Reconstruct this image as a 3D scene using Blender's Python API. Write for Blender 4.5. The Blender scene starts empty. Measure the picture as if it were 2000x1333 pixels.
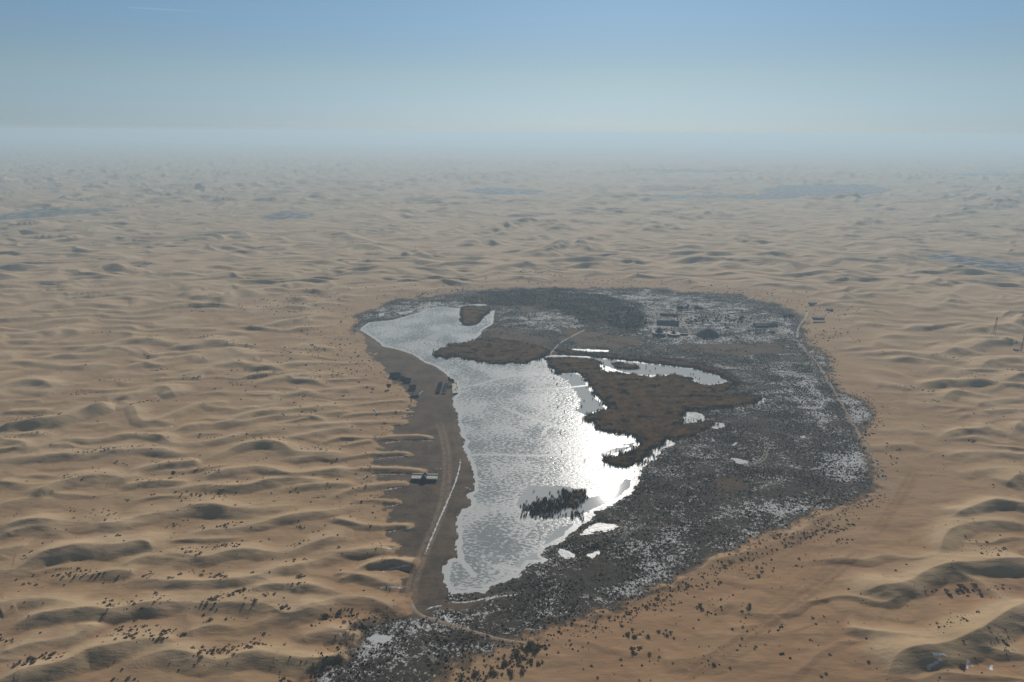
import bpy, math, random
import numpy as np
from mathutils import Vector, Matrix, Euler

# ---------------------------------------------------------------- camera, sky, sun, exposure
sc = bpy.context.scene
COL = sc.collection
R = math.radians
H = 310.0                       # height of the drone over the lake, metres
PITCH, ROLL, F = 16.95, 0.40, 1333.33
cam_d = bpy.data.cameras.new('camera'); cam = bpy.data.objects.new('camera', cam_d); COL.objects.link(cam)
cam_d.sensor_width = 36; cam_d.lens = 24; cam_d.clip_start = 1; cam_d.clip_end = 400000
CM = Matrix.Rotation(R(90 - PITCH), 4, 'X') @ Matrix.Rotation(R(ROLL), 4, 'Z')
CM.translation = Vector((0, 0, H))
cam.matrix_world = CM
sc.camera = cam

SUN_EL, SUN_AZ = 28.0, 9.0
w = bpy.data.worlds.new('World'); sc.world = w; w.use_nodes = True
nt = w.node_tree; nt.nodes.clear()
sky = nt.nodes.new('ShaderNodeTexSky'); sky.sky_type = 'NISHITA'; sky.sun_disc = False
sky.sun_elevation = R(SUN_EL); sky.sun_rotation = R(SUN_AZ)
sky.altitude = 300; sky.air_density = 1.0; sky.dust_density = 0.15; sky.ozone_density = 2.0
bg = nt.nodes.new('ShaderNodeBackground'); bg.inputs[1].default_value = 0.08
wo = nt.nodes.new('ShaderNodeOutputWorld')
# the dusty winter air whitens the band above the horizon
tc = nt.nodes.new('ShaderNodeTexCoord'); sx = nt.nodes.new('ShaderNodeSeparateXYZ'); cr = nt.nodes.new('ShaderNodeValToRGB'); mm = nt.nodes.new('ShaderNodeMix')
nt.links.new(tc.outputs['Generated'], sx.inputs[0]); nt.links.new(sx.outputs[2], cr.inputs[0]); cr.color_ramp.interpolation = 'EASE'
e = cr.color_ramp.elements; e[0].position = 0; e[1].position = .175
e.new(.085); e.new(.3); e.new(.6)
for k, c in enumerate([(.64, .87, 1.42), (.87, .965, 1.10), (.95, 1.10, 1.22), (.86, .80, .78), (.66, .61, .58)]): e[k].color = (*[v / 1.6 for v in c], 1)  # upper stops darken the unseen overhead sky to cut fill in shadows
mm.data_type = 'RGBA'; mm.blend_type = 'MULTIPLY'; mm.inputs[0].default_value = 1
nt.links.new(sky.outputs[0], mm.inputs[6]); nt.links.new(cr.outputs[0], mm.inputs[7]); nt.links.new(mm.outputs[2], bg.inputs[0]); nt.links.new(bg.outputs[0], wo.inputs[0])

sl = bpy.data.lights.new('sun', 'SUN'); so = bpy.data.objects.new('sun', sl); COL.objects.link(so)
sl.energy = 4.0; sl.angle = R(0.55); sl.color = (1.0, 0.95, 0.88)
sd_ = Vector((math.sin(R(SUN_AZ)) * math.cos(R(SUN_EL)), math.cos(R(SUN_AZ)) * math.cos(R(SUN_EL)), math.sin(R(SUN_EL))))
so.rotation_euler = sd_.to_track_quat('Z', 'Y').to_euler()
so.location = sd_ * 4000

vs = sc.view_settings; vs.view_transform = 'Standard'; vs.look = 'None'; vs.gamma = 1; vs.exposure = 0.0
sc.cycles.volume_bounces = 1
sc.cycles.max_bounces = 5
sc.cycles.sample_clamp_indirect = 4

# ---------------------------------------------------------------- mapping photo points to the ground
CMi = np.array(CM.to_3x3())
def W(pts, z=0.0):
    """points of the photograph (2000 x 1333) -> ground x, y at height z"""
    p = np.asarray(pts, float)
    d = np.stack([p[:, 0] - 1000, 666.5 - p[:, 1], -np.full(len(p), F)], 1) @ CMi.T
    t = (z - H) / d[:, 2]
    return d[:, :2] * t[:, None]
def C(x0, y0, s, *pts):
    """points read in an enlarged crop"""
    return [(x0 + a / s, y0 + b / s) for a, b in pts]

# ---------------------------------------------------------------- noise
rs = np.random.RandomState(7)
PERM = rs.permutation(512); PERM = np.concatenate([PERM, PERM])
ANG = rs.rand(1024) * 2 * math.pi; GX, GY = np.cos(ANG), np.sin(ANG)
def noise(x, y, seed=0):
    x = np.asarray(x) + seed * 37.17; y = np.asarray(y) + seed * 91.73
    xi = np.floor(x).astype(np.int64); yi = np.floor(y).astype(np.int64)
    fx = x - xi; fy = y - yi
    u = fx * fx * fx * (fx * (fx * 6 - 15) + 10); v = fy * fy * fy * (fy * (fy * 6 - 15) + 10)
    def g(a, b, dx, dy):
        h = PERM[(PERM[a & 511] + b) & 511]
        return GX[h] * dx + GY[h] * dy
    n00 = g(xi, yi, fx, fy); n10 = g(xi + 1, yi, fx - 1, fy)
    n01 = g(xi, yi + 1, fx, fy - 1); n11 = g(xi + 1, yi + 1, fx - 1, fy - 1)
    return 1.5 * ((n00 * (1 - u) + n10 * u) * (1 - v) + (n01 * (1 - u) + n11 * u) * v)
def fbm(x, y, o=3, seed=0):
    s = 0; a = 1.0; t = 0
    for i in range(o):
        s = s + a * noise(x * 2 ** i, y * 2 ** i, seed + i); t += a; a *= .5
    return s / t
def sst(a, b, x):
    t = np.clip((x - a) / (b - a), 0, 1); return t * t * (3 - 2 * t)

def sdf(poly, x, y, pad=60.0):
    """signed distance (metres, negative inside), capped at pad"""
    P = np.asarray(poly); out = np.full(x.shape, pad)
    m = (x > P[:, 0].min() - pad) & (x < P[:, 0].max() + pad) & (y > P[:, 1].min() - pad) & (y < P[:, 1].max() + pad)
    if not m.any(): return out
    X, Y = x[m], y[m]; d2 = np.full(X.shape, 1e18); ins = np.zeros(X.shape, bool)
    for a, b in zip(P, np.roll(P, -1, 0)):
        ex, ey = b - a; wx, wy = X - a[0], Y - a[1]
        t = np.clip((wx * ex + wy * ey) / (ex * ex + ey * ey + 1e-9), 0, 1)
        d2 = np.minimum(d2, (wx - t * ex) ** 2 + (wy - t * ey) ** 2)
        c = (a[1] > Y) != (b[1] > Y)
        if abs(ey) > 1e-9: ins ^= c & (wx < ex * wy / ey)
    d = np.sqrt(d2); out[m] = np.minimum(np.where(ins, -d, d), pad)
    return out
def line_d(line, x, y, pad=30.0):
    """distance to a polyline, side (+ = beyond it) and how far along it (0..1)"""
    P = np.asarray(line); d2 = np.full(x.shape, pad * pad); sd = np.zeros(x.shape); al = np.zeros(x.shape)
    m = (x > P[:, 0].min() - pad) & (x < P[:, 0].max() + pad) & (y > P[:, 1].min() - pad) & (y < P[:, 1].max() + pad)
    if not m.any(): return np.sqrt(d2), sd, al
    X, Y = x[m], y[m]; D = d2[m]; S = sd[m]; A = al[m]
    L = np.r_[0, np.cumsum(np.hypot(*np.diff(P, axis=0).T))]
    for i in range(len(P) - 1):
        a = P[i]; ex, ey = P[i + 1] - a; wx, wy = X - a[0], Y - a[1]
        t = np.clip((wx * ex + wy * ey) / (ex * ex + ey * ey + 1e-9), 0, 1)
        d = (wx - t * ex) ** 2 + (wy - t * ey) ** 2; k = d < D - 1e-7
        D[k] = d[k]; S[k] = ((ex * (wy - t * ey) - ey * (wx - t * ex)) / (math.hypot(ex, ey) * np.sqrt(d) + 1e-6))[k]; A[k] = (L[i] + t * (L[i + 1] - L[i]))[k]
    d2[m] = D; sd[m] = S; al[m] = A
    return np.sqrt(d2), sd, al / L[-1]
def smooth(P, n=3):
    P = np.asarray(P, float)
    for _ in range(n):
        Q = [P[0]]
        for a, b in zip(P[:-1], P[1:]): Q += [a * .75 + b * .25, a * .25 + b * .75]
        P = np.array(Q + [P[-1]])
    return P

# ---------------------------------------------------------------- plan of the place (traced on the ground)
LAKE = [(702,643.5),(720,655.5),(739.5,669),(745.5,676.5),(780,684),(807,693),(828,708),(852,717),(870,730.5),(882,742),(890,748),(893,760),(893,770),
 (884,777),(883.5,789),(892.5,807),(895.5,828),(900,849),(908,861),(904,873),(912,891),(922.5,912),(926,939),(925.5,958),(912,967),(918,979),
 (919.5,988),(900,997),(891,1012),(894,1048),(889.5,1072),(892.5,1090),(879,1093.6),(867,1105),(864,1126),(870,1144),(878,1153),(877.5,1163.5),
 (888,1162),(921,1157.5),(945,1159),(957,1147),(978,1141),(993,1132),(1014,1126),(1035,1102),(1065,1099),(1076,1094),(1060,1085),(1065,1073),
 (1080,1066),(1104,1054),(1119,1039),(1131,1027),(1155,1018),(1164,1000),(1194,988),(1221,973),(1239,955),(1248,937),(1253,913),
 (1280,898),(1292,880),(1319,867),(1300,858),(1292,870),(1274,880),(1259,898),(1229,913),(1215,911),(1193,910),(1175,901),(1205,890),
 (1226,884.5),(1247,872.5),(1248,859),(1232,848.5),(1211,847),(1190,844),(1169,838),(1161,823),(1146,822),(1152,812),(1167,807),(1188,798),
 (1185,792),(1172,781),(1167,774),(1158,760),(1152,750),(1140,732),(1125,727.5),(1089,729),(1080,720),(1068,708),(1065,702),(1056,700),(1047,704),(1020,711),
 (1000,707),(985,712),(960,711),(930,705),(900,699),(882,694.5),(870,700.5),(852,696),(846,687),(870,681),(882,673.5),(909,672),(924,666),(938,654),
 (942,645),(963,633),(966,606),(960,607.5),(942,624),(930,636),(909,637.5),(900,630),(898.5,606),(900,601.5),(852,601.5),(840,603),(810,613.5),
 (765,625.5),(720,630)]
CHANNEL = [(1064,697),(1080,694),(1092,694),(1160,697),(1190,701),(1280,711),(1355,720),(1400,732),(1427,748.5),(1400,751),(1382,754.5),(1355,747),(1346,738),
 (1310,733.5),(1274,738),(1235,732),(1196,729),(1169,723),(1158,708),(1120,703),(1090,702),(1072,703)]
PONDS = [[(1116,681),(1150,683),(1191,684),(1191,688),(1150,687),(1118,685)],
 [(1334,808),(1350,802),(1379,812),(1372,824),(1352,828),(1334,831),(1330,820)],
 [(1385,829),(1400,824),(1418,830),(1405,838),(1390,836)],
 [(1475,790),(1485,780),(1497,777),(1490,787),(1478,795)],
 [(1428,896),(1450,897),(1469,905),(1450,907),(1436,904)],
 [(1424,870),(1436,864),(1442,867),(1438,872)],
 [(1562,851),(1577,849),(1574,855),(1565,856)],
 [(1134,1044),(1143,1030),(1166,1024),(1198,1021),(1210,1027),(1190,1036),(1160,1041)],
 [(1083,1072),(1105,1075),(1122,1086),(1115,1092),(1090,1088)],
 [(1149,1084),(1158,1078),(1168,1075),(1170,1082),(1160,1093)],
 [(720,1249),(733,1241),(755,1239),(771,1245),(762,1254),(742,1259)],[(738,615),(748,611),(753,614),(744,619)],[(777,612),(800,607),(810,609),(785,615)],
 [(891,598),(930,594),(951,595),(951,598),(915,599),(893,600)]]
LOW = [(697,640),(690,625),(700,608),(740,594),(800,584),(860,576),(930,568),(1000,563),(1100,562),(1200,562),(1300,566),(1400,572),(1470,582),(1530,596),(1560,610),
 (1585,640),(1575,668),(1600,685),(1625,705),(1620,740),(1650,765),(1700,790),(1712,810),(1695,835),(1690,870),(1715,920),(1728,950),(1715,965),(1690,970),(1650,990),(1590,1008),
 (1540,1035),(1480,1062),(1430,1085),(1395,1100),(1365,1118),(1330,1140),(1290,1155),(1250,1170),(1210,1195),(1160,1210),(1120,1226),(1060,1240),(1010,1252),
 (985,1268),(960,1290),(900,1310),(860,1345),(780,1420),(560,1420),(595,1330),(625,1300),(670,1275),(690,1255),(690,1235),(722,1205),(765,1196),(790,1200),(798,1190),(775,1150),(772,1120),
 (745,1085),(755,1060),(735,1030),(752,1000),(735,985),(750,960),(722,945),(740,925),(720,900),(740,880),(725,865),(765,850),(755,830),(790,820),(785,800),(800,790),(790,775),(765,745),(745,725),(735,705),(705,675),(698,655)]
MUD = [(697,640),(705,633),(725,640),(745,668),(800,680),(850,708),(893,740),(905,780),(935,900),(940,960),(930,1000),(905,1020),(905,1080),(880,1110),(880,1165),(870,1180),(900,1172),(960,1170),
 (940,1185),(870,1195),(835,1203),(800,1205),(770,1190),(760,1150),(730,1085),(720,1000),(700,940),(700,900),(705,865),(740,840),(770,800),(780,760),(730,720),(690,660)]
DARKWOOD = [(930,572),(1000,566),(1090,566),(1150,572),(1230,592),(1262,612),(1262,640),(1240,655),(1180,640),(1150,622),(1090,614),(1010,600),(960,594),(905,590)]
BRIGHT = [  # snow lying white between the tussocks
 [(1160,575),(1250,570),(1350,580),(1450,598),(1540,625),(1560,655),(1500,668),(1400,672),(1280,672),(1235,655),(1265,620),(1200,585)],
 [(1620,745),(1660,765),(1705,800),(1690,838),(1672,835)],[(1580,682),(1620,690),(1612,712),(1590,700)],
 [(1600,905),(1680,870),(1705,925),(1660,940),(1620,935)],[(1390,1100),(1480,1040),(1560,1020),(1600,1000),(1540,1045),(1430,1085)],
 [(1215,1150),(1330,1060),(1360,1075),(1290,1140),(1230,1165)],[(1430,1000),(1520,990),(1610,975),(1600,1000),(1480,1020)],
 [(1225,1075),(1290,1050),(1340,1030),(1350,1045),(1260,1085)],[(705,612),(800,590),(900,590),(890,606),(800,614),(730,622)],
 [(1010,618),(1060,600),(1130,615),(1140,640),(1080,650),(1015,632)],[(720,1210),(800,1205),(820,1230),(750,1235),(720,1280),(700,1260)],
 [(600,1310),(660,1290),(680,1300),(640,1333),(620,1340)],[(1500,720),(1560,700),(1620,790),(1640,850),(1560,800)],
 [(940,1280),(1060,1230),(1130,1200),(1160,1200),(1060,1250),(960,1290)],[(1070,570),(1160,568),(1250,572),(1240,590),(1160,578)]]
BROWN = [ # flat brown sedge
 [(1320,678),(1400,673),(1530,674),(1522,690),(1440,696),(1400,690),(1330,686)],[(1540,698),(1575,700),(1568,706),(1545,706)],
 [(960,640),(1000,646),(1080,668),(1072,690),(990,690),(950,672)],[(1090,640),(1160,650),(1260,668),(1210,682),(1130,676)],
 [(1390,940),(1440,932),(1455,955),(1420,965)],[(1010,600),(1060,596),(1070,606),(1030,612)]]
REEDS = [
 [(1068,708),(1080,720),(1089,729),(1125,727.5),(1140,732),(1152,750),(1158,760),(1172,781),(1185,792),(1188,798),(1167,807),(1152,812),(1146,822),(1161,823),
  (1169,838),(1190,844),(1211,847),(1232,848.5),(1248,859),(1247,872.5),(1226,884.5),(1205,890),(1175,901),(1193,910),(1215,911),(1229,913),(1259,898),(1274,880),
  (1292,870),(1300,858),(1330,860),(1370,849),(1394,831),(1376,822),(1358,829),(1334,831),(1328,816),(1340,804),(1421,799),(1480,788),(1487,778),(1450,773),(1424,774),(1400,768),(1430,762),(1440,746),(1427,750),
  (1382,755),(1355,748),(1346,739),(1310,734),(1274,739),(1235,733),(1196,730),(1169,723),(1172,712),(1158,704),(1120,700),(1075,700)],
 [(846,687),(852,696),(870,700.5),(882,694.5),(900,699),(930,705),(960,711),(985,712),(1000,707),(1020,711),(1047,704),(1075,690),(1060,680),(1000,668),(950,662),(924,666),(909,672),(882,673.5),(870,681)],
 [(901,603),(915,599),(940,600),(958,603),(955,612),(940,620),(934,632),(922,634),(909,636),(901,630),(903,622),(899,612)],
 C(1000,930,10,(180,640),(350,565),(500,510),(650,445),(800,410),(960,400),(1000,260),(1040,300),(1080,320),(1180,320),(1260,290),(1450,290),(1460,370),(1430,440),(1310,470),(1300,560),(1200,610),(1050,650),(950,730),(880,770),(780,790),(640,780),(560,820),(420,800),(350,720),(250,740)),
 C(1000,930,10,(1160,760),(1300,710),(1420,720),(1480,790),(1420,860),(1300,840),(1200,800)),
 [(1160,692),(1200,695),(1300,703),(1360,711),(1412,724),(1444,744),(1434,748),(1400,731),(1355,719),(1280,710),(1190,700),(1150,696)],
 [(1085,686),(1100,683),(1150,690),(1150,694),(1090,692)],
 [(1195,712),(1215,710),(1248,716),(1245,720),(1222,722),(1196,718)]]
ICE = [ # smooth dark ice swept clear of snow
 C(660,820,3.333,(1240,430),(1500,435),(1560,460),(1640,500),(1700,490),(1760,490),(1870,380),(1940,400),(1900,470),(1850,520),(1650,590),(1520,640),(1340,640),(1160,560),(1200,500)),
 C(660,820,3.333,(1740,200),(1900,150),(1960,140),(1960,170),(1880,220),(1730,260),(1690,230)),
 C(660,820,3.333,(1340,830),(1400,730),(1520,670),(1570,690),(1480,760),(1400,810)),
 C(660,820,3.333,(1190,1000),(1240,930),(1400,890),(1300,860),(1200,900),(1150,950)),
 C(660,540,3.333,(1560,640),(1640,700),(1750,850),(1640,920),(1560,880),(1580,800),(1500,680),(1380,620),(1400,590)),
 C(660,540,3.333,(570,400),(680,340),(640,310),(790,360),(700,350),(640,420)),
 [(1064,697),(1092,694),(1160,697),(1280,711),(1355,720),(1400,732),(1427,748),(1382,754),(1310,733),(1235,732),(1160,708)]]
CRACKS = [ # pressure ridges and tracks on the ice
 C(660,540,3.333,(780,725),(900,710),(1000,675),(1150,645),(1330,635)),C(660,540,3.333,(850,1160),(1050,1160),(1250,1170),(1450,1160),(1600,1140),(1750,1115),(1890,1105)),
 C(660,540,3.333,(1200,738),(1450,730),(1640,708)),C(660,540,3.333,(1330,1040),(1360,985),(1430,968),(1520,990)),C(660,540,3.333,(1060,850),(1300,940),(1500,1000),(1640,1060)),
 C(660,820,3.333,(785,890),(830,950),(900,1030)),C(660,820,3.333,(1470,320),(1540,450),(1600,470)),C(660,820,3.333,(1000,950),(1200,980))]
STREAK = [ # snow lying at the foot of the sand fingers
 C(660,820,3.333,(235,175),(330,150),(500,138),(680,150)),C(660,820,3.333,(200,265),(300,255),(500,237)),C(660,820,3.333,(80,400),(180,375),(300,355),(480,365)),
 C(660,820,3.333,(270,465),(350,455),(440,440)),C(660,820,3.333,(300,570),(405,560)),C(660,820,3.333,(310,735),(400,725),(500,713)),C(660,820,3.333,(280,870),(340,860),(400,842)),
 C(660,820,3.333,(260,1010),(320,985),(400,975),(500,972)),C(660,820,3.333,(270,1107),(350,1112),(410,1105),(415,1085)),C(660,820,3.333,(790,205),(800,300),(760,430),(690,590),(620,750),(560,900),(530,990)),
 C(660,820,3.333,(550,1255),(600,1225),(690,1215)),C(660,820,3.333,(680,1230),(690,1290),(740,1333)),C(660,540,3.333,(240,950),(400,930),(520,895)),C(660,540,3.333,(500,790),(560,745)),
 C(660,820,3.333,(620,325),(690,325)),C(660,820,3.333,(820,445),(870,460)),
 C(560,1050,3.333,(590,340),(650,345),(745,340)),C(560,1050,3.333,(345,655),(380,690)),
 C(1700,1000,4,(450,1210),(560,1190),(600,1215)),C(1700,1000,4,(420,1290),(480,1250),(560,1220)),
 C(1700,1000,4,(740,1270),(760,1200),(800,1260)),C(1700,1000,4,(940,1220),(930,1280)),
 
 C(660,820,3.333,(930,1200),(1010,1160),(1150,1150),(1200,1130)),C(660,820,3.333,(700,1190),(820,1200),(1000,1165),(1080,1140))]
TRACKS = [ # wheel tracks and trails: (points, width m, strength)
 (C(1160,820,3.333,(740,170),(800,230),(870,270),(1040,300),(1110,260),(1130,180),(1110,120)),2.5,.9),(C(1160,540,3.333,(900,620),(960,660),(1040,680),(1120,690)),2.5,.8),(C(1160,540,3.333,(1400,520),(1450,620),(1400,700),(1350,760),(1450,900),(1500,960)),2.5,.9),
 (C(560,1050,3.333,(870,700),(920,750),(980,830)),1.3,1),(C(1160,820,3.333,(0,560),(160,650),(210,740),(180,800)),2.5,.7),(C(1160,820,3.333,(540,160),(640,110),(760,60),(900,0)),3,.8),(C(1160,820,3.333,(0,780),(200,740),(420,700),(640,680)),2,.6),
 (C(660,540,3.333,(910,150),(930,175),(990,190)),2.5,.9),(C(1160,540,3.333,(290,150),(330,200),(420,250),(500,290)),3,.9),(C(560,1050,3.333,(1340,400),(1450,370),(1560,350)),2.5,.8),
 (C(660,820,3.333,(650,0),(700,150),(715,300),(705,450),(670,620),(590,800),(520,960),(475,1100),(480,1210),(560,1290)),5,1),
 (C(660,540,3.333,(120,330),(170,400),(300,480)),4,.8),(C(660,820,3.333,(790,30),(760,100),(800,220)),4,.4),
 ([(1790,915),(1770,950),(1750,985),(1720,1030),(1705,1050)],5,.7),([(1798,918),(1778,955),(1757,985),(1730,1020)],3,.5),
 ([(1690,1075),(1620,1135),(1560,1180),(1500,1222),(1420,1280),(1330,1333),(1250,1390)],5,.8),([(1650,1090),(1560,1160),(1480,1220)],4,.5),
 ([(1500,1190),(1560,1130),(1620,1100)],3,.4),([(1450,1140),(1530,1100),(1640,1030)],4,.35),([(1780,830),(1760,800),(1770,760),(1830,700)],4,.3)]
FARFLAT = [ # flat scrubby basins among the far dunes
 [(1490,372),(1540,364),(1700,363),(1735,371),(1715,383),(1600,388),(1490,384)],[(1245,384),(1330,383),(1490,384),(1600,388),(1500,392),(1300,391)],
 [(0,424),(60,413),(215,411),(225,415),(120,424),(30,431),(-60,434)],[(515,424),(560,416),(600,418),(600,428),(530,432)],[(900,374),(960,369),(1060,375),(1050,382),(950,382)],
 [(1180,336),(1240,332),(1450,334),(1500,338),(1300,340)],[(1800,343),(1880,341),(2100,342),(2100,347),(1900,346)],
 [(1790,496),(1850,500),(1930,512),(2010,519),(2120,530),(2120,560),(1990,539),(1920,527),(1840,510)]]

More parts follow.
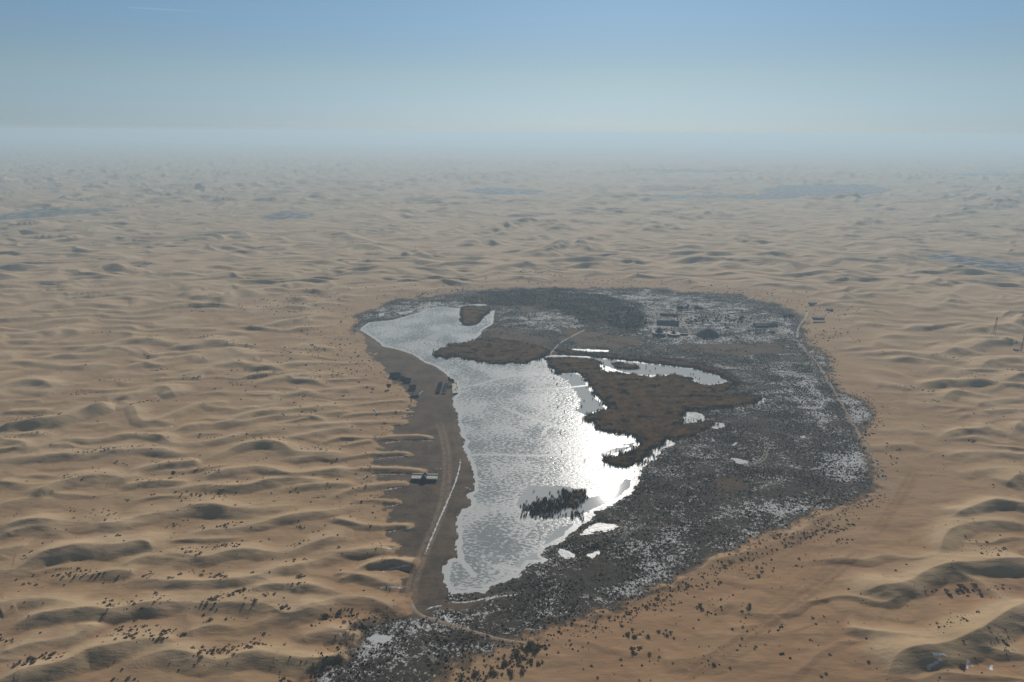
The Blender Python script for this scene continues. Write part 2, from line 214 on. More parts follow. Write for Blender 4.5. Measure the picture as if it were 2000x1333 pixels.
# crests of the dunes, (points, height, width beyond, width on the near side)
D = lambda *p: C(0, 980, 2.857, *p)
E = lambda *p: C(560, 1050, 3.333, *p)
U = lambda *p: C(0, 640, 2.857, *p)
Fg = lambda *p: C(660, 820, 3.333, *p)
A_ = lambda *p: C(660, 540, 3.333, *p)
G = lambda *p: C(1500, 540, 3.332, *p)
Hh = lambda *p: C(1100, 980, 2.222, *p)
RIDGES = [
 (D((-100,400),(0,385),(60,385),(140,350),(250,300),(350,285),(450,262),(560,250),(680,252),(790,235),(845,250),(860,300)),5.5,26,20),
 (D((820,298),(900,295),(980,300),(1100,320),(1180,315),(1280,285),(1400,275),(1540,290),(1640,275),(1720,240),(1790,220),(1880,190),(1960,200),(2000,190)),4.2,18,14),
 (D((-100,140),(0,130),(100,125),(220,115),(350,108),(480,115),(600,130),(660,130),(740,95),(850,70),(960,50),(1060,25),(1180,35),(1300,45),(1450,35),(1600,20),(1700,5)),5.2,24,19),
 (D((960,260),(1000,215),(1100,180),(1200,165),(1320,160),(1450,130),(1600,95),(1700,75),(1800,60),(1900,40),(2000,0)),3.2,18,14),
 (D((650,400),(700,370),(780,330),(870,315),(960,330),(1050,345),(1100,330)),3.2,16,14),(D((260,440),(400,440),(500,425),(620,405),(700,400),(780,425)),3,16,13),
 (D((640,500),(680,460),(760,440),(880,450),(960,465),(1100,460),(1300,455),(1450,430),(1540,380),(1660,365),(1780,320),(1860,290),(1940,275),(2000,270)),3.6,18,14),
 (D((-100,600),(0,580),(100,555),(200,550),(300,560),(400,580),(460,600)),3.8,22,16),
 (D((-60,770),(0,740),(80,690),(180,650),(300,635),(440,620),(520,610),(600,625),(700,600),(800,580),(920,575),(1050,570),(1180,580),(1300,575),(1400,575),(1500,575),(1560,620),(1640,630),(1740,600),(1830,570),(2000,540)),4.4,22,17),
 (D((-60,880),(0,860),(140,810),(300,775),(420,765),(470,740),(520,700),(560,660)),4.2,18,15),
 (D((-60,1020),(0,1000),(130,950),(300,930),(400,900),(480,850),(560,835),(640,820),(740,790),(850,770),(960,770),(1000,800)),5,22,20),
 (D((640,980),(740,890),(860,850),(960,840),(1080,860),(1240,895),(1330,855),(1450,840),(1560,860),(1700,880),(1850,870),(1900,820)),4.4,20,17),
 (D((1000,775),(1040,740),(1150,700),(1240,690),(1320,705),(1420,680),(1540,640),(1570,620)),3.6,16,13),(D((1640,790),(1700,740),(1800,730),(1940,720),(2000,700),(2060,690)),3.6,16,15),
 (D((1360,560),(1430,500),(1500,480),(1640,480),(1760,475),(1860,500),(1950,530),(2000,530)),3,15,13),(D((0,220),(60,180),(150,165),(260,150),(380,180)),3,18,13),
 (D((0,640),(100,600)),2,15,12),(D((-60,300),(60,270),(160,260)),2.5,16,12),
 (E((-20,505),(60,490),(180,450),(250,420),(330,390),(480,380),(560,400),(640,430),(720,480)),3.4,16,13),(E((300,300),(400,245),(500,250),(620,290),(740,328)),3.2,13,10),
 (E((490,200),(600,180),(700,160),(800,165),(860,185)),2.6,12,9),(E((-20,225),(100,180),(220,110),(340,85),(480,90),(600,80),(730,60)),3,15,12),
 (E((0,380),(100,330),(200,320),(300,350),(380,380)),2.8,14,11),(E((60,700),(150,620),(260,595),(380,610),(450,625),(500,600)),3.2,14,14),
 (E((-60,810),(100,805),(230,800),(350,760),(430,700)),3.2,15,13),
 (U((-80,350),(0,330),(70,310),(140,297),(220,305),(310,335)),6,34,26),(U((310,420),(400,405),(500,400),(620,390),(700,380)),2.5,22,16),
 (U((-60,560),(0,550),(120,535),(200,520),(320,505),(420,480),(520,450),(620,420),(660,415)),8.5,30,26),(U((620,420),(740,425),(770,500),(800,540),(900,530),(1000,540)),4,18,16),
 (U((640,410),(760,370),(880,335),(940,332),(980,380)),6.5,28,22),(U((780,545),(900,520),(1000,480),(1080,435),(1180,420),(1300,425)),4,20,16),
 (U((960,300),(1100,250),(1200,215),(1320,200),(1400,210),(1540,220),(1700,200),(1800,190)),5,26,20),
 (U((900,605),(960,580),(1080,550),(1200,537),(1300,530),(1340,510),(1400,480),(1500,475),(1650,460),(1800,450),(2000,420)),4.8,22,18),
 (U((340,600),(370,630),(500,632),(650,612),(780,602),(900,615),(960,660),(1100,645),(1250,630),(1350,600),(1450,590)),4,20,16),
 (U((-60,608),(0,602),(100,607),(250,600),(350,610)),3.5,18,15),(U((1100,760),(1200,712),(1300,675),(1400,652),(1480,645),(1560,652),(1650,700),(1800,700),(2000,690)),5,22,18),
 (U((-60,750),(0,742),(150,722),(350,717),(500,710),(650,690),(900,680),(960,700),(1080,700)),4.5,22,17),(U((680,820),(780,790),(900,770),(1060,765),(1140,740)),4.4,19,15),
 (U((1080,870),(1200,820),(1320,790),(1480,775),(1600,830),(1750,810),(1900,795),(2000,795)),4.6,19,15),(U((150,960),(250,900),(380,860),(520,832),(650,827),(720,870)),5.5,24,19),
 (U((-60,880),(0,870),(100,880),(300,885),(380,875)),3.8,18,14),(U((650,905),(760,880),(900,870),(1080,870)),3.4,16,13),
 (U((900,965),(1000,910),(1150,880),(1250,902),(1400,890),(1500,860),(1650,840),(1760,860),(1860,850)),3.8,17,14),
 (U((380,140),(600,100),(700,72),(850,66),(1000,90),(1200,80),(1300,85)),5,30,22),(U((-60,210),(0,205),(150,200),(300,215),(450,230),(600,190),(700,192)),4,26,18),
 (U((640,240),(760,220),(900,182),(1000,165),(1100,163),(1180,200)),4.5,24,18),(U((150,60),(220,40),(290,20),(380,10),(450,30)),7,34,24),(U((-60,85),(0,82),(150,78),(220,90)),3.5,24,18),
 (U((160,180),(300,165),(420,160),(520,150),(600,155)),4,24,18),(U((1380,330),(1500,300),(1620,280),(1760,275),(1900,250)),3.5,20,16),(U((1340,580),(1500,560),(1600,560),(1800,550),(2000,540)),3.2,18,14),
 (U((1500,640),(1700,610),(1850,570),(2000,560)),3,17,14),(U((1400,400),(1500,380),(1600,385),(1750,360),(1900,350),(2000,345)),3.4,18,15),(U((0,480),(150,475),(300,470)),3,18,14),
 (U((850,300),(1000,290),(1150,285)),3,18,15),(U((-60,660),(60,655),(200,660)),2.5,16,12),(U((1560,500),(1750,490),(1900,480),(2000,475)),2.2,16,13),
 (U((1540,130),(1650,120),(1800,118),(1900,120)),3,22,16),(U((900,20),(1100,15),(1250,20)),3,24,18),
 (U((1560,745),(1750,735),(1900,720),(2000,715)),2.6,15,12),(U((1600,900),(1750,885),(1900,875),(2000,870)),2.6,14,12),
 (Fg((-160,180),(0,120),(60,118),(200,120),(350,108),(500,104),(655,120)),2.7,10,8),(Fg((0,180),(100,158),(240,132)),2.4,9,8),(Fg((-160,260),(0,262),(150,232),(300,212),(400,206),(510,233)),2.4,9,8),
 (Fg((-160,330),(0,338),(150,322),(300,315),(450,320),(610,345)),2.5,10,8),(Fg((-100,540),(0,490),(150,440),(300,415),(440,403),(475,430)),2.6,11,10),(Fg((80,530),(200,522),(330,518),(430,540)),2.2,9,8),
 (Fg((-60,640),(60,670),(150,695),(300,690),(400,683),(510,700)),2.5,10,8),(Fg((-100,860),(0,868),(100,866),(200,830),(330,818),(415,832)),2.4,11,9),(Fg((50,1000),(120,980),(200,945),(320,920),(440,930),(525,958)),3,11,9),
 (Fg((-60,1010),(60,1000),(200,1025),(300,1048),(412,1088)),3,11,9),(Fg((-60,1190),(80,1165),(170,1160),(260,1170),(370,1220)),2.6,11,9),(Fg((-100,60),(0,40),(200,12),(400,18),(490,14)),2.2,9,8),
 (A_((-100,870),(0,860),(200,830),(400,810),(480,815)),2.2,9,7),(A_((-60,980),(0,975),(120,960),(200,960),(400,940),(490,940)),2,9,8),(A_((0,930),(100,905),(300,890),(520,878)),2.2,9,7),
 (A_((-100,750),(0,742),(150,722),(280,715)),2.2,11,9),(A_((-60,810),(100,800),(250,790)),2,9,8),(A_((-100,690),(60,680),(230,660)),2,12,10),(A_((-60,580),(100,570),(220,560)),2,12,10),
 (G((1200,350),(1320,345),(1400,342),(1480,325),(1560,318),(1640,335),(1720,350)),7,40,26),(G((1000,525),(1100,505),(1200,480),(1350,458),(1420,430),(1520,420),(1600,408),(1650,440),(1700,450)),7,34,24),
 (G((1370,610),(1420,562),(1500,540),(1666,532),(1740,530)),6.5,28,24),(G((900,705),(1050,700),(1200,682),(1400,687),(1500,690),(1600,662),(1666,640),(1740,630)),6,28,22),
 (G((1130,815),(1180,767),(1280,755),(1400,780),(1500,790)),4,22,18),(G((1340,855),(1400,825),(1500,810),(1600,797),(1666,785),(1740,780)),4.5,22,17),(G((1080,1060),(1150,1020),(1250,1005),(1350,1010),(1420,990),(1500,1015),(1600,1020)),4.4,22,18),
 (G((1370,890),(1500,880),(1666,875),(1740,870)),3.6,18,14),(G((1560,1060),(1600,1000),(1630,960),(1666,930),(1740,900)),4,20,16),(G((1040,335),(1150,318),(1300,308)),4,26,18),
 (G((1540,320),(1600,290),(1640,275),(1720,300)),9,36,24),(G((1060,200),(1200,190),(1400,200),(1560,190)),4,34,22),(G((900,660),(1000,640),(1100,600),(1250,600)),2,22,22),
 (G((700,1020),(900,1000),(1100,985)),1.6,22,16),(G((600,1120),(800,1100),(1000,1110)),1.8,20,15),(G((900,850),(1100,830),(1250,845)),2,20,15),(G((1100,1180),(1300,1160),(1500,1150),(1666,1170)),3,20,17),
 (G((1200,1290),(1400,1270),(1666,1260)),3,20,17),(G((1540,1360),(1600,1320),(1666,1280),(1740,1260)),5,24,19),
 (Hh((1240,400),(1330,385),(1430,375),(1500,358),(1560,310),(1640,288),(1750,275),(1880,268),(1960,262),(2000,252),(2080,230)),6.2,26,20),(Hh((1630,240),(1640,190),(1660,140),(1740,100),(1840,90),(1960,95),(2060,100)),4.5,20,18),
 (Hh((1405,760),(1415,720),(1440,670),(1500,650),(1600,640),(1680,610),(1800,580),(1860,530),(1920,490),(2000,450),(2080,410)),7,24,22),(Hh((1200,545),(1250,560),(1330,575),(1450,590),(1540,605),(1640,615)),3.2,18,15),
 (Hh((1680,70),(1780,28),(1870,5),(1940,8),(2060,20)),4.6,22,16),(Hh((560,300),(640,262),(760,230),(860,200),(960,170),(1060,110),(1120,60),(1220,45)),1.6,14,14),
 (Hh((100,500),(220,430),(330,390),(450,350),(560,330)),1.6,14,14),(Hh((640,480),(760,430),(900,420)),1.3,14,12),(Hh((700,560),(860,540),(960,510)),1.5,14,13),(Hh((1150,470),(1300,480),(1400,520)),1.6,22,18),
 (Hh((1750,380),(1850,370),(2000,375)),1.5,15,13),(Hh((400,700),(560,690),(700,650)),1.6,18,15),
 # the big star dunes beyond the oasis
 (C(900,380,5,(280,370),(400,300),(520,245),(640,228),(760,225),(860,235),(930,290),(1000,330)),24,120,95),(C(900,380,5,(760,550),(880,500),(980,440),(1110,422),(1180,455),(1300,510)),26,90,80),
 (C(900,380,5,(660,430),(770,390),(900,420)),15,80,60),(C(900,380,5,(40,490),(170,430),(260,440),(350,470)),16,80,60),(C(900,380,5,(300,690),(400,655),(540,613),(620,655),(700,680),(900,668)),14,60,48),
 (C(900,380,5,(1040,250),(1180,220),(1300,270)),16,110,80),(C(900,380,5,(1640,270),(1750,215),(1880,265)),18,120,80),(C(900,380,5,(1230,420),(1370,382),(1500,390)),14,90,70),(C(900,380,5,(1840,340),(1950,290),(2060,290),(2200,330)),18,100,80),
 (C(900,380,5,(-500,440),(-300,400),(-100,350),(60,300),(160,300)),14,100,80),([(780,498),(811,486),(830,500)],14,60,45),([(455,545),(480,535),(498,540)],9,50,40),([(550,560),(570,553),(590,556)],8,45,35),
 ([(480,380),(500,375),(540,385)],16,140,110),([(1320,420),(1390,412),(1450,418)],22,140,110),([(1560,402),(1595,393),(1640,405)],20,140,110),([(1660,440),(1700,422),(1720,432)],20,110,80),
 ([(340,580),(400,565),(430,575)],8,50,40),([(0,385),(60,380),(68,385)],14,140,100),([(1500,450),(1560,448),(1580,455)],12,90,60)]

wLAKE = W(LAKE); wCH = W(CHANNEL); wP = [W(smooth(p + p[:1], 1)[:-1]) for p in PONDS]; wLOW = W(smooth(LOW + LOW[:1], 1)[:-1]); wMUD = W(MUD); wDW = W(DARKWOOD)
wBR = [W(p) for p in BRIGHT]; wBN = [W(p) for p in BROWN]; wRE = [W(p) for p in REEDS]; wICE = [W(p) for p in ICE]
wCR = [W(smooth(p)) for p in CRACKS]; wST = [W(smooth(p)) for p in STREAK]; wTR = [(W(smooth(p)), a, b) for p, a, b in TRACKS]
wFF = [W(p) for p in FARFLAT]
wRID = [(W(smooth(p, 2), z=h), h, a, b) for p, h, a, b in RIDGES]
TRACED = W([(-400,1450),(-400,620),(300,620),(700,640),(760,740),(800,900),(790,1190),(690,1250),(600,1333),(560,1450)])
TRACED2 = W([(1180,1450),(1250,1200),(1740,960),(1600,700),(1560,650),(1800,600),(2300,600),(2600,1450)])

def dunes(x, y, L, seed, ang=0.0, el=1.0):
    ca, sa = math.cos(ang), math.sin(ang)
    X = x * ca + y * sa; Y = -x * sa + y * ca
    Yw = Y + L * (1.1 * noise(X / (3.1 * L * el), Y / (2.3 * L), seed) + .32 * noise(X / (.9 * L), Y / (.9 * L), seed + 1))
    p = Yw / L; f = p - np.floor(p)
    s = np.where(f < .33, 1 - (1 - f / .33) ** 1.18, ((1 - f) / .67) ** 1.3)   # round brow and slip face on the near side
    amp = np.clip(.5 + 1.25 * noise(X / (1.9 * L * el), np.floor(p) * 3.7 + Y / (4 * L), seed + 2), .03, 1.6)
    return amp * s

def fields(x, y):
    """everything the ground knows at x, y"""
    f = {}
    dist = np.hypot(x, y)
    jig = 1.6 * noise(x / 9, y / 9, 3) + 1.1 * noise(x / 3.1, y / 3.1, 4)
    wa = np.minimum(sdf(wLAKE, x, y, 90), sdf(wCH, x, y, 60))
    for p in wP: wa = np.minimum(wa, sdf(p, x, y, 30) )
    f['lake0'] = wa
    f['water'] = wa + jig * np.where(x < -10, .35, 1.0)
    lo = sdf(wLOW, x, y, 120)
    nth = sst(700, 1150, y); f['low'] = lo + (5 + 9 * nth) * noise(x / 30, y / 45, 5) + 14 * nth * noise(x / 70, y / 120, 7) + 2.5 * noise(x / 7, y / 7, 6)
    mud = sdf(wMUD, x, y, 40); f['low0'] = lo; f['mud'] = sst(3, -3, mud + 6 * noise(x / 16, y / 9, 8) + 2.5 * noise(x / 4, y / 4, 13)) * sst(6, -2, lo)
    # dunes
    tr = sst(-25, 25, -np.minimum(sdf(TRACED, x, y, 200), sdf(TRACED2, x, y, 200)))
    acc = np.zeros(x.shape)
    wob = 2.0 * noise(x / 17, y / 17, 11); 
    for P, h, a, b in wRID:
        pad = max(a, b) * 1.5
        d, s, al = line_d(P, x, y, pad); inner = (al > 1e-6) & (al < 1 - 1e-6)
        rel = np.clip(s / np.where(inner, np.abs(s) + 1e-9, 1), -1, 1)
        wd = (.5 * (a + .66 * b) + .5 * (a - .66 * b) * rel) * (1.25 if h > 8.6 else 1.12)
        q = np.clip(1 - (d + wob * np.minimum(d / 6, 1)) / wd, 0, 1)
        k = .5 + .5 * rel; q = k * q ** 1.35 + (1 - k) * (1 - (1 - q) ** 1.2)
        e = sst(0, .16, al) * sst(0, .14, 1 - al)
        hv = (1.0 if h > 8.6 else 1.28) * h * (.72 + .5 * noise(x / 38, y / 38, 12))
        acc += (hv * ((.15 + .85 * e) if h < 8.6 else (.30 + .70 * e)) * q) ** 3
    rid = np.cbrt(acc)
    far = sst(1700, 3400, dist)
    n1 = np.maximum(dunes(x, y, 29, 20, .08), dunes(x, y, 38, 24, -.10))
    m = dist > 800
    if m.any(): n1b = np.maximum(dunes(x[m], y[m], 44, 21, .10, .9), dunes(x[m], y[m], 60, 25, -.12, .85)); k = sst(800, 1050, dist[m]); n1[m] = n1[m] * (1 - k) + n1b * k
    n2 = np.maximum(dunes(x, y, 105, 28, .05, .55), dunes(x, y, 140, 32, -.2, .5))
    big = .5 + .9 * noise(x / 700, y / 500, 40)
    fine = 1 - sst(3000, 5200, dist)
    am1 = (3.3 + 4.6 * sst(650, 1000, dist)) * fine * (1 - .30 * tr) * np.clip(.75 + .5 * noise(x / 160, y / 160, 41), .3, 1.4)
    am2 = (1.0 + (7.5 + 9 * sst(2500, 4000, dist)) * sst(1150, 1900, dist) * np.clip(big + .45, .35, 1.7)) * (1 - sst(6000, 12000, dist)) * (1 - .7 * tr)
    pro = np.cbrt((n1 * am1) ** 3 + (n2 * am2) ** 3)
    m = dist > 3000
    if m.any():
        n3 = np.zeros(x.shape); n3[m] = dunes(x[m], y[m], 190, 36, .04, .4); n4 = np.zeros(x.shape); n4[m] = dunes(x[m], y[m], 620, 44, -.04, .4)
        pro = pro + n3 * 17 * sst(3500, 7000, dist) * (1 - sst(16000, 26000, dist)) + n4 * 40 * sst(9000, 16000, dist)
    # calm aprons: right of the road and all round the basin
    apron = sst(10, 130, f['low']) if False else sst(0, 110, np.minimum(lo, 110))
    calm = .12 + .88 * apron
    right = sst(60, 160, x) * (1 - sst(950, 1250, dist)); pro *= (1 - .6 * right * (1 - tr))
    sand = np.cbrt(rid ** 3 + (pro * calm) ** 3)
    sand += .9 * noise(x / 60, y / 45, 50) + .45 * noise(x / 19, y / 15, 51) + .16 * noise(x / 7, y / 6, 53)
    ff = np.full(x.shape, 400.0)
    for p in wFF: ff = np.minimum(ff, sdf(p, x, y, 400) * 1.0)
    fl = sst(-10, 60, ff + 25 * noise(x / 60, y / 90, 52)); sand *= (.08 + .92 * fl); f['far'] = 1 - sst(-5, 25, ff + 30 * noise(x / 50, y / 90, 52))
    lowm = sst(2, -6, f['low'])                            # inside the basin
    fing = sst(.10, 1.3, rid + .5 * noise(x / 5, y / 4, 57)) * sst(40, 10, mud)           # sand fingers running over the mud
    z_low = .30 + .10 * fbm(x / 14, y / 14, 2, 60) + .012 * np.clip(-lo, 0, 60)
    z_low = z_low + .25 * noise(x / 5, y / 5, 62) * (1 - f['mud']) * .6 + rid * (mud < 25)
    z_s = 1.0 + .022 * np.clip(f['low'], 0, 90) + sand
    z = z_low * lowm + z_s * (1 - lowm)
    bank = np.clip(f['water'] * .09, -.6, .45)
    z = np.minimum(z, np.where(f['water'] < 6, bank + np.maximum(z - .3, 0) * sst(0, 6, f['water']), z))
    f['z'] = z
    f['sand'] = np.maximum(sst(-13, 5, f['low'] + 6 * noise(x / 9, y / 9, 55)), fing * f['mud'])
    f['rid'] = sand
    return f

def fields_c(x, y, n=200000):
    out = None
    for i in range(0, len(x), n):
        g = fields(x[i:i + n], y[i:i + n])
        if out is None: out = {k: [] for k in g}
        for k in g: out[k].append(g[k])
    return {k: np.concatenate(v) for k, v in out.items()}

# ---------------------------------------------------------------- mesh helpers
def mesh_np(name, V, Fc, mat=None, smooth_=False, parent=None):
    """V (n,3), Fc (m,k) -> ONE mesh object"""
    me = bpy.data.meshes.new(name); V = np.asarray(V, np.float32); Fc = np.asarray(Fc, np.int32); k = Fc.shape[1]
    me.vertices.add(len(V)); me.vertices.foreach_set('co', V.ravel())
    me.loops.add(Fc.size); me.loops.foreach_set('vertex_index', Fc.ravel())
    me.polygons.add(len(Fc)); me.polygons.foreach_set('loop_start', np.arange(0, Fc.size, k, dtype=np.int32))
    me.update(calc_edges=True)
    if smooth_: me.polygons.foreach_set('use_smooth', np.ones(len(Fc), bool))
    if mat: me.materials.append(mat)
    o = bpy.data.objects.new(name, me); COL.objects.link(o); o.parent = parent
    return o
def attr(o, name, v):
    a = o.data.attributes.new(name, 'FLOAT', 'POINT'); a.data.foreach_set('value', np.asarray(v, np.float32))
def tag(o, label=None, cat=None, group=None, kind=None):
    for k, v in (('label', label), ('category', cat), ('group', group), ('kind', kind)):
        if v: o[k] = v
    return o

# ---------------------------------------------------------------- materials
class NT:
    def __init__(s, name):
        s.m = bpy.data.materials.new(name); s.m.use_nodes = True; s.t = s.m.node_tree; s.t.nodes.clear()
        s.out = s.n('ShaderNodeOutputMaterial'); s.b = s.n('ShaderNodeBsdfPrincipled'); s.l(s.b.outputs[0], s.out.inputs[0])
        s.co = s.n('ShaderNodeTexCoord').outputs['Object']
    def n(s, t): return s.t.nodes.new(t)
    def l(s, a, b): s.t.links.new(a, b)
    def put(s, sock, v):
        if isinstance(v, (int, float)): sock.default_value = v
        elif isinstance(v, tuple): sock.default_value = v if len(v) == 4 or sock.type == 'VECTOR' else (*v, 1)
        else: s.l(v, sock)
    def attr(s, name):
        a = s.n('ShaderNodeAttribute'); a.attribute_name = name; return a.outputs['Fac']
    def math(s, op, a, b=0.0, clamp=False):
        m = s.n('ShaderNodeMath'); m.operation = op; m.use_clamp = clamp; s.put(m.inputs[0], a); s.put(m.inputs[1], b); return m.outputs[0]
    def scale(s, v, xyz):
        m = s.n('ShaderNodeMapping'); s.l(v, m.inputs[0]); m.inputs['Scale'].default_value = xyz; return m.outputs[0]
    def noise(s, scale, detail=2, rough=.5, vec=None, dist=0.0):
        m = s.n('ShaderNodeTexNoise'); s.l(vec or s.co, m.inputs['Vector']); m.inputs['Scale'].default_value = scale
        m.inputs['Detail'].default_value = detail; m.inputs['Roughness'].default_value = rough; m.inputs['Distortion'].default_value = dist; return m.outputs['Fac']
    def ss(s, a, b, x):
        m = s.n('ShaderNodeMapRange'); m.interpolation_type = 'SMOOTHSTEP'; s.put(m.inputs[0], x)
        if a > b: a, b = b, a; m.inputs[3].default_value = 1; m.inputs[4].default_value = 0
        m.inputs[1].default_value = a; m.inputs[2].default_value = b; return m.outputs[0]
    def mix(s, f, a, b):
        m = s.n('ShaderNodeMix'); m.data_type = 'RGBA'; s.put(m.inputs[0], f); s.put(m.inputs[6], a); s.put(m.inputs[7], b); return m.outputs[2]
    def bump(s, h, strength, dist, nrm=None):
        m = s.n('ShaderNodeBump'); s.put(m.inputs['Height'], h); m.inputs['Strength'].default_value = strength; m.inputs['Distance'].default_value = dist
        if nrm: s.l(nrm, m.inputs['Normal'])
        return m.outputs[0]
    def done(s, col, rough=.9, nrm=None, spec=.2):
        s.put(s.b.inputs['Base Color'], col); s.put(s.b.inputs['Roughness'], rough); s.put(s.b.inputs['Specular IOR Level'], spec)
        if nrm: s.l(nrm, s.b.inputs['Normal'])
        return s.m

def mat_ground():
    t = NT('ground')
    sand, mud, snow, brown, track, hgt, far, bright, dark = [t.attr(k) for k in ('sand', 'mud', 'snow', 'brown', 'track', 'hgt', 'far', 'bright', 'dark')]
    # dry sand: reddish gravelly floors, paler crests
    n = t.noise(.012, 3); n2 = t.noise(.11, 3, .6); n3 = t.noise(.9, 2)
    h2 = t.math('ADD', hgt, t.math('MULTIPLY', t.math('SUBTRACT', n2, .5), 1.6))
    cs = t.mix(t.ss(.1, 3.2, h2), (.345, .224, .128), (.462, .330, .202))
    cs = t.mix(t.ss(.35, .7, n), cs, t.mix(.5, cs, (.40, .27, .14)))
    red = t.attr('red'); cs = t.mix(t.math('MULTIPLY', red, .6), cs, (.32, .170, .085))
    cs = t.mix(t.math('MULTIPLY', t.ss(.56, .72, n2), .35), cs, (.26, .165, .095))
    # mud flat
    nm = t.noise(.05, 4, .6); nm2 = t.noise(.6, 3, .6, t.scale(t.co, (1, .35, 1)))
    cm = t.mix(t.ss(.3, .7, nm), (.070, .055, .043), (.142, .101, .068))
    cm = t.mix(t.math('MULTIPLY', t.ss(.45, .7, nm2), .45), cm, (.150, .116, .085))
    # marsh soil under the tussocks, with old snow between them
    w1 = t.noise(.035, 4, .62, t.scale(t.co, (.7, 1, 1)), .9); w2 = t.noise(.33, 3, .65, None, .3); w3 = t.noise(.9, 2, .6)
    soil = t.mix(t.ss(.3, .7, w2), (.040, .035, .030), (.085, .068, .052))
    soil = t.mix(t.math('MULTIPLY', brown, t.ss(.25, .6, w1)), soil, (.12, .078, .045))
    k = t.math('ADD', t.math('MULTIPLY', t.math('SUBTRACT', w1, .5), 1.7), t.math('MULTIPLY', t.math('SUBTRACT', w2, .5), 1.5))
    k = t.math('ADD', k, t.math('MULTIPLY', t.math('SUBTRACT', w3, .5), 1.3))
    k = t.math('ADD', t.math('SUBTRACT', k, .09), t.math('MULTIPLY', bright, .29)); k = t.math('SUBTRACT', k, t.math('MULTIPLY', dark, .20)); k = t.math('SUBTRACT', k, t.math('MULTIPLY', brown, .55))
    cw = t.mix(t.ss(.10, .26, k), soil, (.50, .49, .48))
    col = t.mix(mud, cw, cm)
    edge = t.ss(.35, .65, t.math('ADD', sand, t.math('MULTIPLY', t.math('SUBTRACT', w2, .5), .9)))
    rim = t.math('MULTIPLY', t.math('MULTIPLY', t.ss(.05, .45, sand), t.ss(.98, .6, sand)), t.math('SUBTRACT', 1.0, mud))
    col = t.mix(edge, col, cs)
    col = t.mix(t.math('MULTIPLY', rim, t.ss(.3, .6, w2)), col, (.125, .085, .055))
    col = t.mix(t.math('MULTIPLY', track, t.ss(.2, .6, t.noise(.25, 2))), col, t.mix(sand, t.mix(mud, (.27, .24, .205), (.21, .155, .11)), (.25, .15, .08)))
    speck = t.math('MULTIPLY', t.math('MULTIPLY', t.ss(.70, .74, t.noise(.16, 4, .7, t.scale(t.co, (.6, 1, 1)), 1.0)), t.ss(1.1, .3, hgt)), sand)
    col = t.mix(speck, col, (.60, .58, .56))
    fk = t.ss(.48, .58, t.noise(.05, 3, .6, t.scale(t.co, (.6, 1, 1))))
    col = t.mix(far, col, t.mix(t.math('MULTIPLY', fk, .55), (.06, .06, .055), (.42, .42, .42)))
    sn = t.ss(.50, .58, t.math('MULTIPLY', snow, t.math('MULTIPLY', t.noise(.42, 4, .8, None, .8), 1.2)))
    col = t.mix(sn, col, (.66, .66, .67))
    nr = t.bump(n3, .25, .5); nr = t.bump(t.noise(.22, 3, .55, t.scale(t.co, (.45, 1.3, 1))), .35, 1.2, nr)
    return t.done(col, .95, nr, .1)

def mat_lake():
    t = NT('frozen lake')
    ice, crack, rim = t.attr('ice'), t.attr('crack'), t.attr('rim')
    v = t.scale(t.co, (.55, 1.25, 1)); r = t.n('ShaderNodeMapping'); t.l(t.co, r.inputs[0]); r.inputs['Rotation'].default_value = (0, 0, R(14)); r.inputs['Scale'].default_value = (.75, 1.3, 1)
    v = r.outputs[0]
    a = t.noise(.36, 2, .5, v, .35); b = t.noise(.018, 3, .5); c = t.noise(1.1, 2, .6, v)
    k = t.math('ADD', t.math('MULTIPLY', a, .8), t.math('MULTIPLY', c, .2))
    k = t.math('ADD', k, t.math('MULTIPLY', t.math('SUBTRACT', b, .5), .6))
    snowy = t.ss(.43, .54, k)
    icem = t.ss(.4, .6, t.math('ADD', ice, t.math('MULTIPLY', t.math('SUBTRACT', t.noise(.08, 4, .65), .5), .7)))
    cover = t.math('MULTIPLY', snowy, t.math('SUBTRACT', 1.0, icem))
    cover = t.math('MAXIMUM', cover, t.math('MULTIPLY', t.ss(.3, .6, t.math('ADD', crack, t.math('MULTIPLY', t.math('SUBTRACT', c, .5), .5))), 1.0))
    cover = t.math('MAXIMUM', cover, t.ss(.45, .6, t.math('ADD', rim, t.math('MULTIPLY', t.math('SUBTRACT', t.noise(.2, 3), .5), .8))))
    bare = t.mix(t.noise(.05, 3), (.24, .265, .265), (.31, .33, .325))
    bare = t.mix(icem, bare, (.50, .515, .505))  # sky reflection of the smooth ice put into its pale colour
    col = t.mix(cover, bare, (.56, .565, .55))
    rough = t.math('ADD', t.math('MULTIPLY', cover, .12), t.math('SUBTRACT', .17, t.math('MULTIPLY', t.math('MULTIPLY', icem, t.math('SUBTRACT', 1.0, cover)), .12)))
    bs = t.bump(t.math('MULTIPLY', t.math('SUBTRACT', k, .5), t.math('SUBTRACT', 1.0, t.math('MULTIPLY', icem, .97))), .26, 1.0)
    return t.done(col, rough, bs, .028)

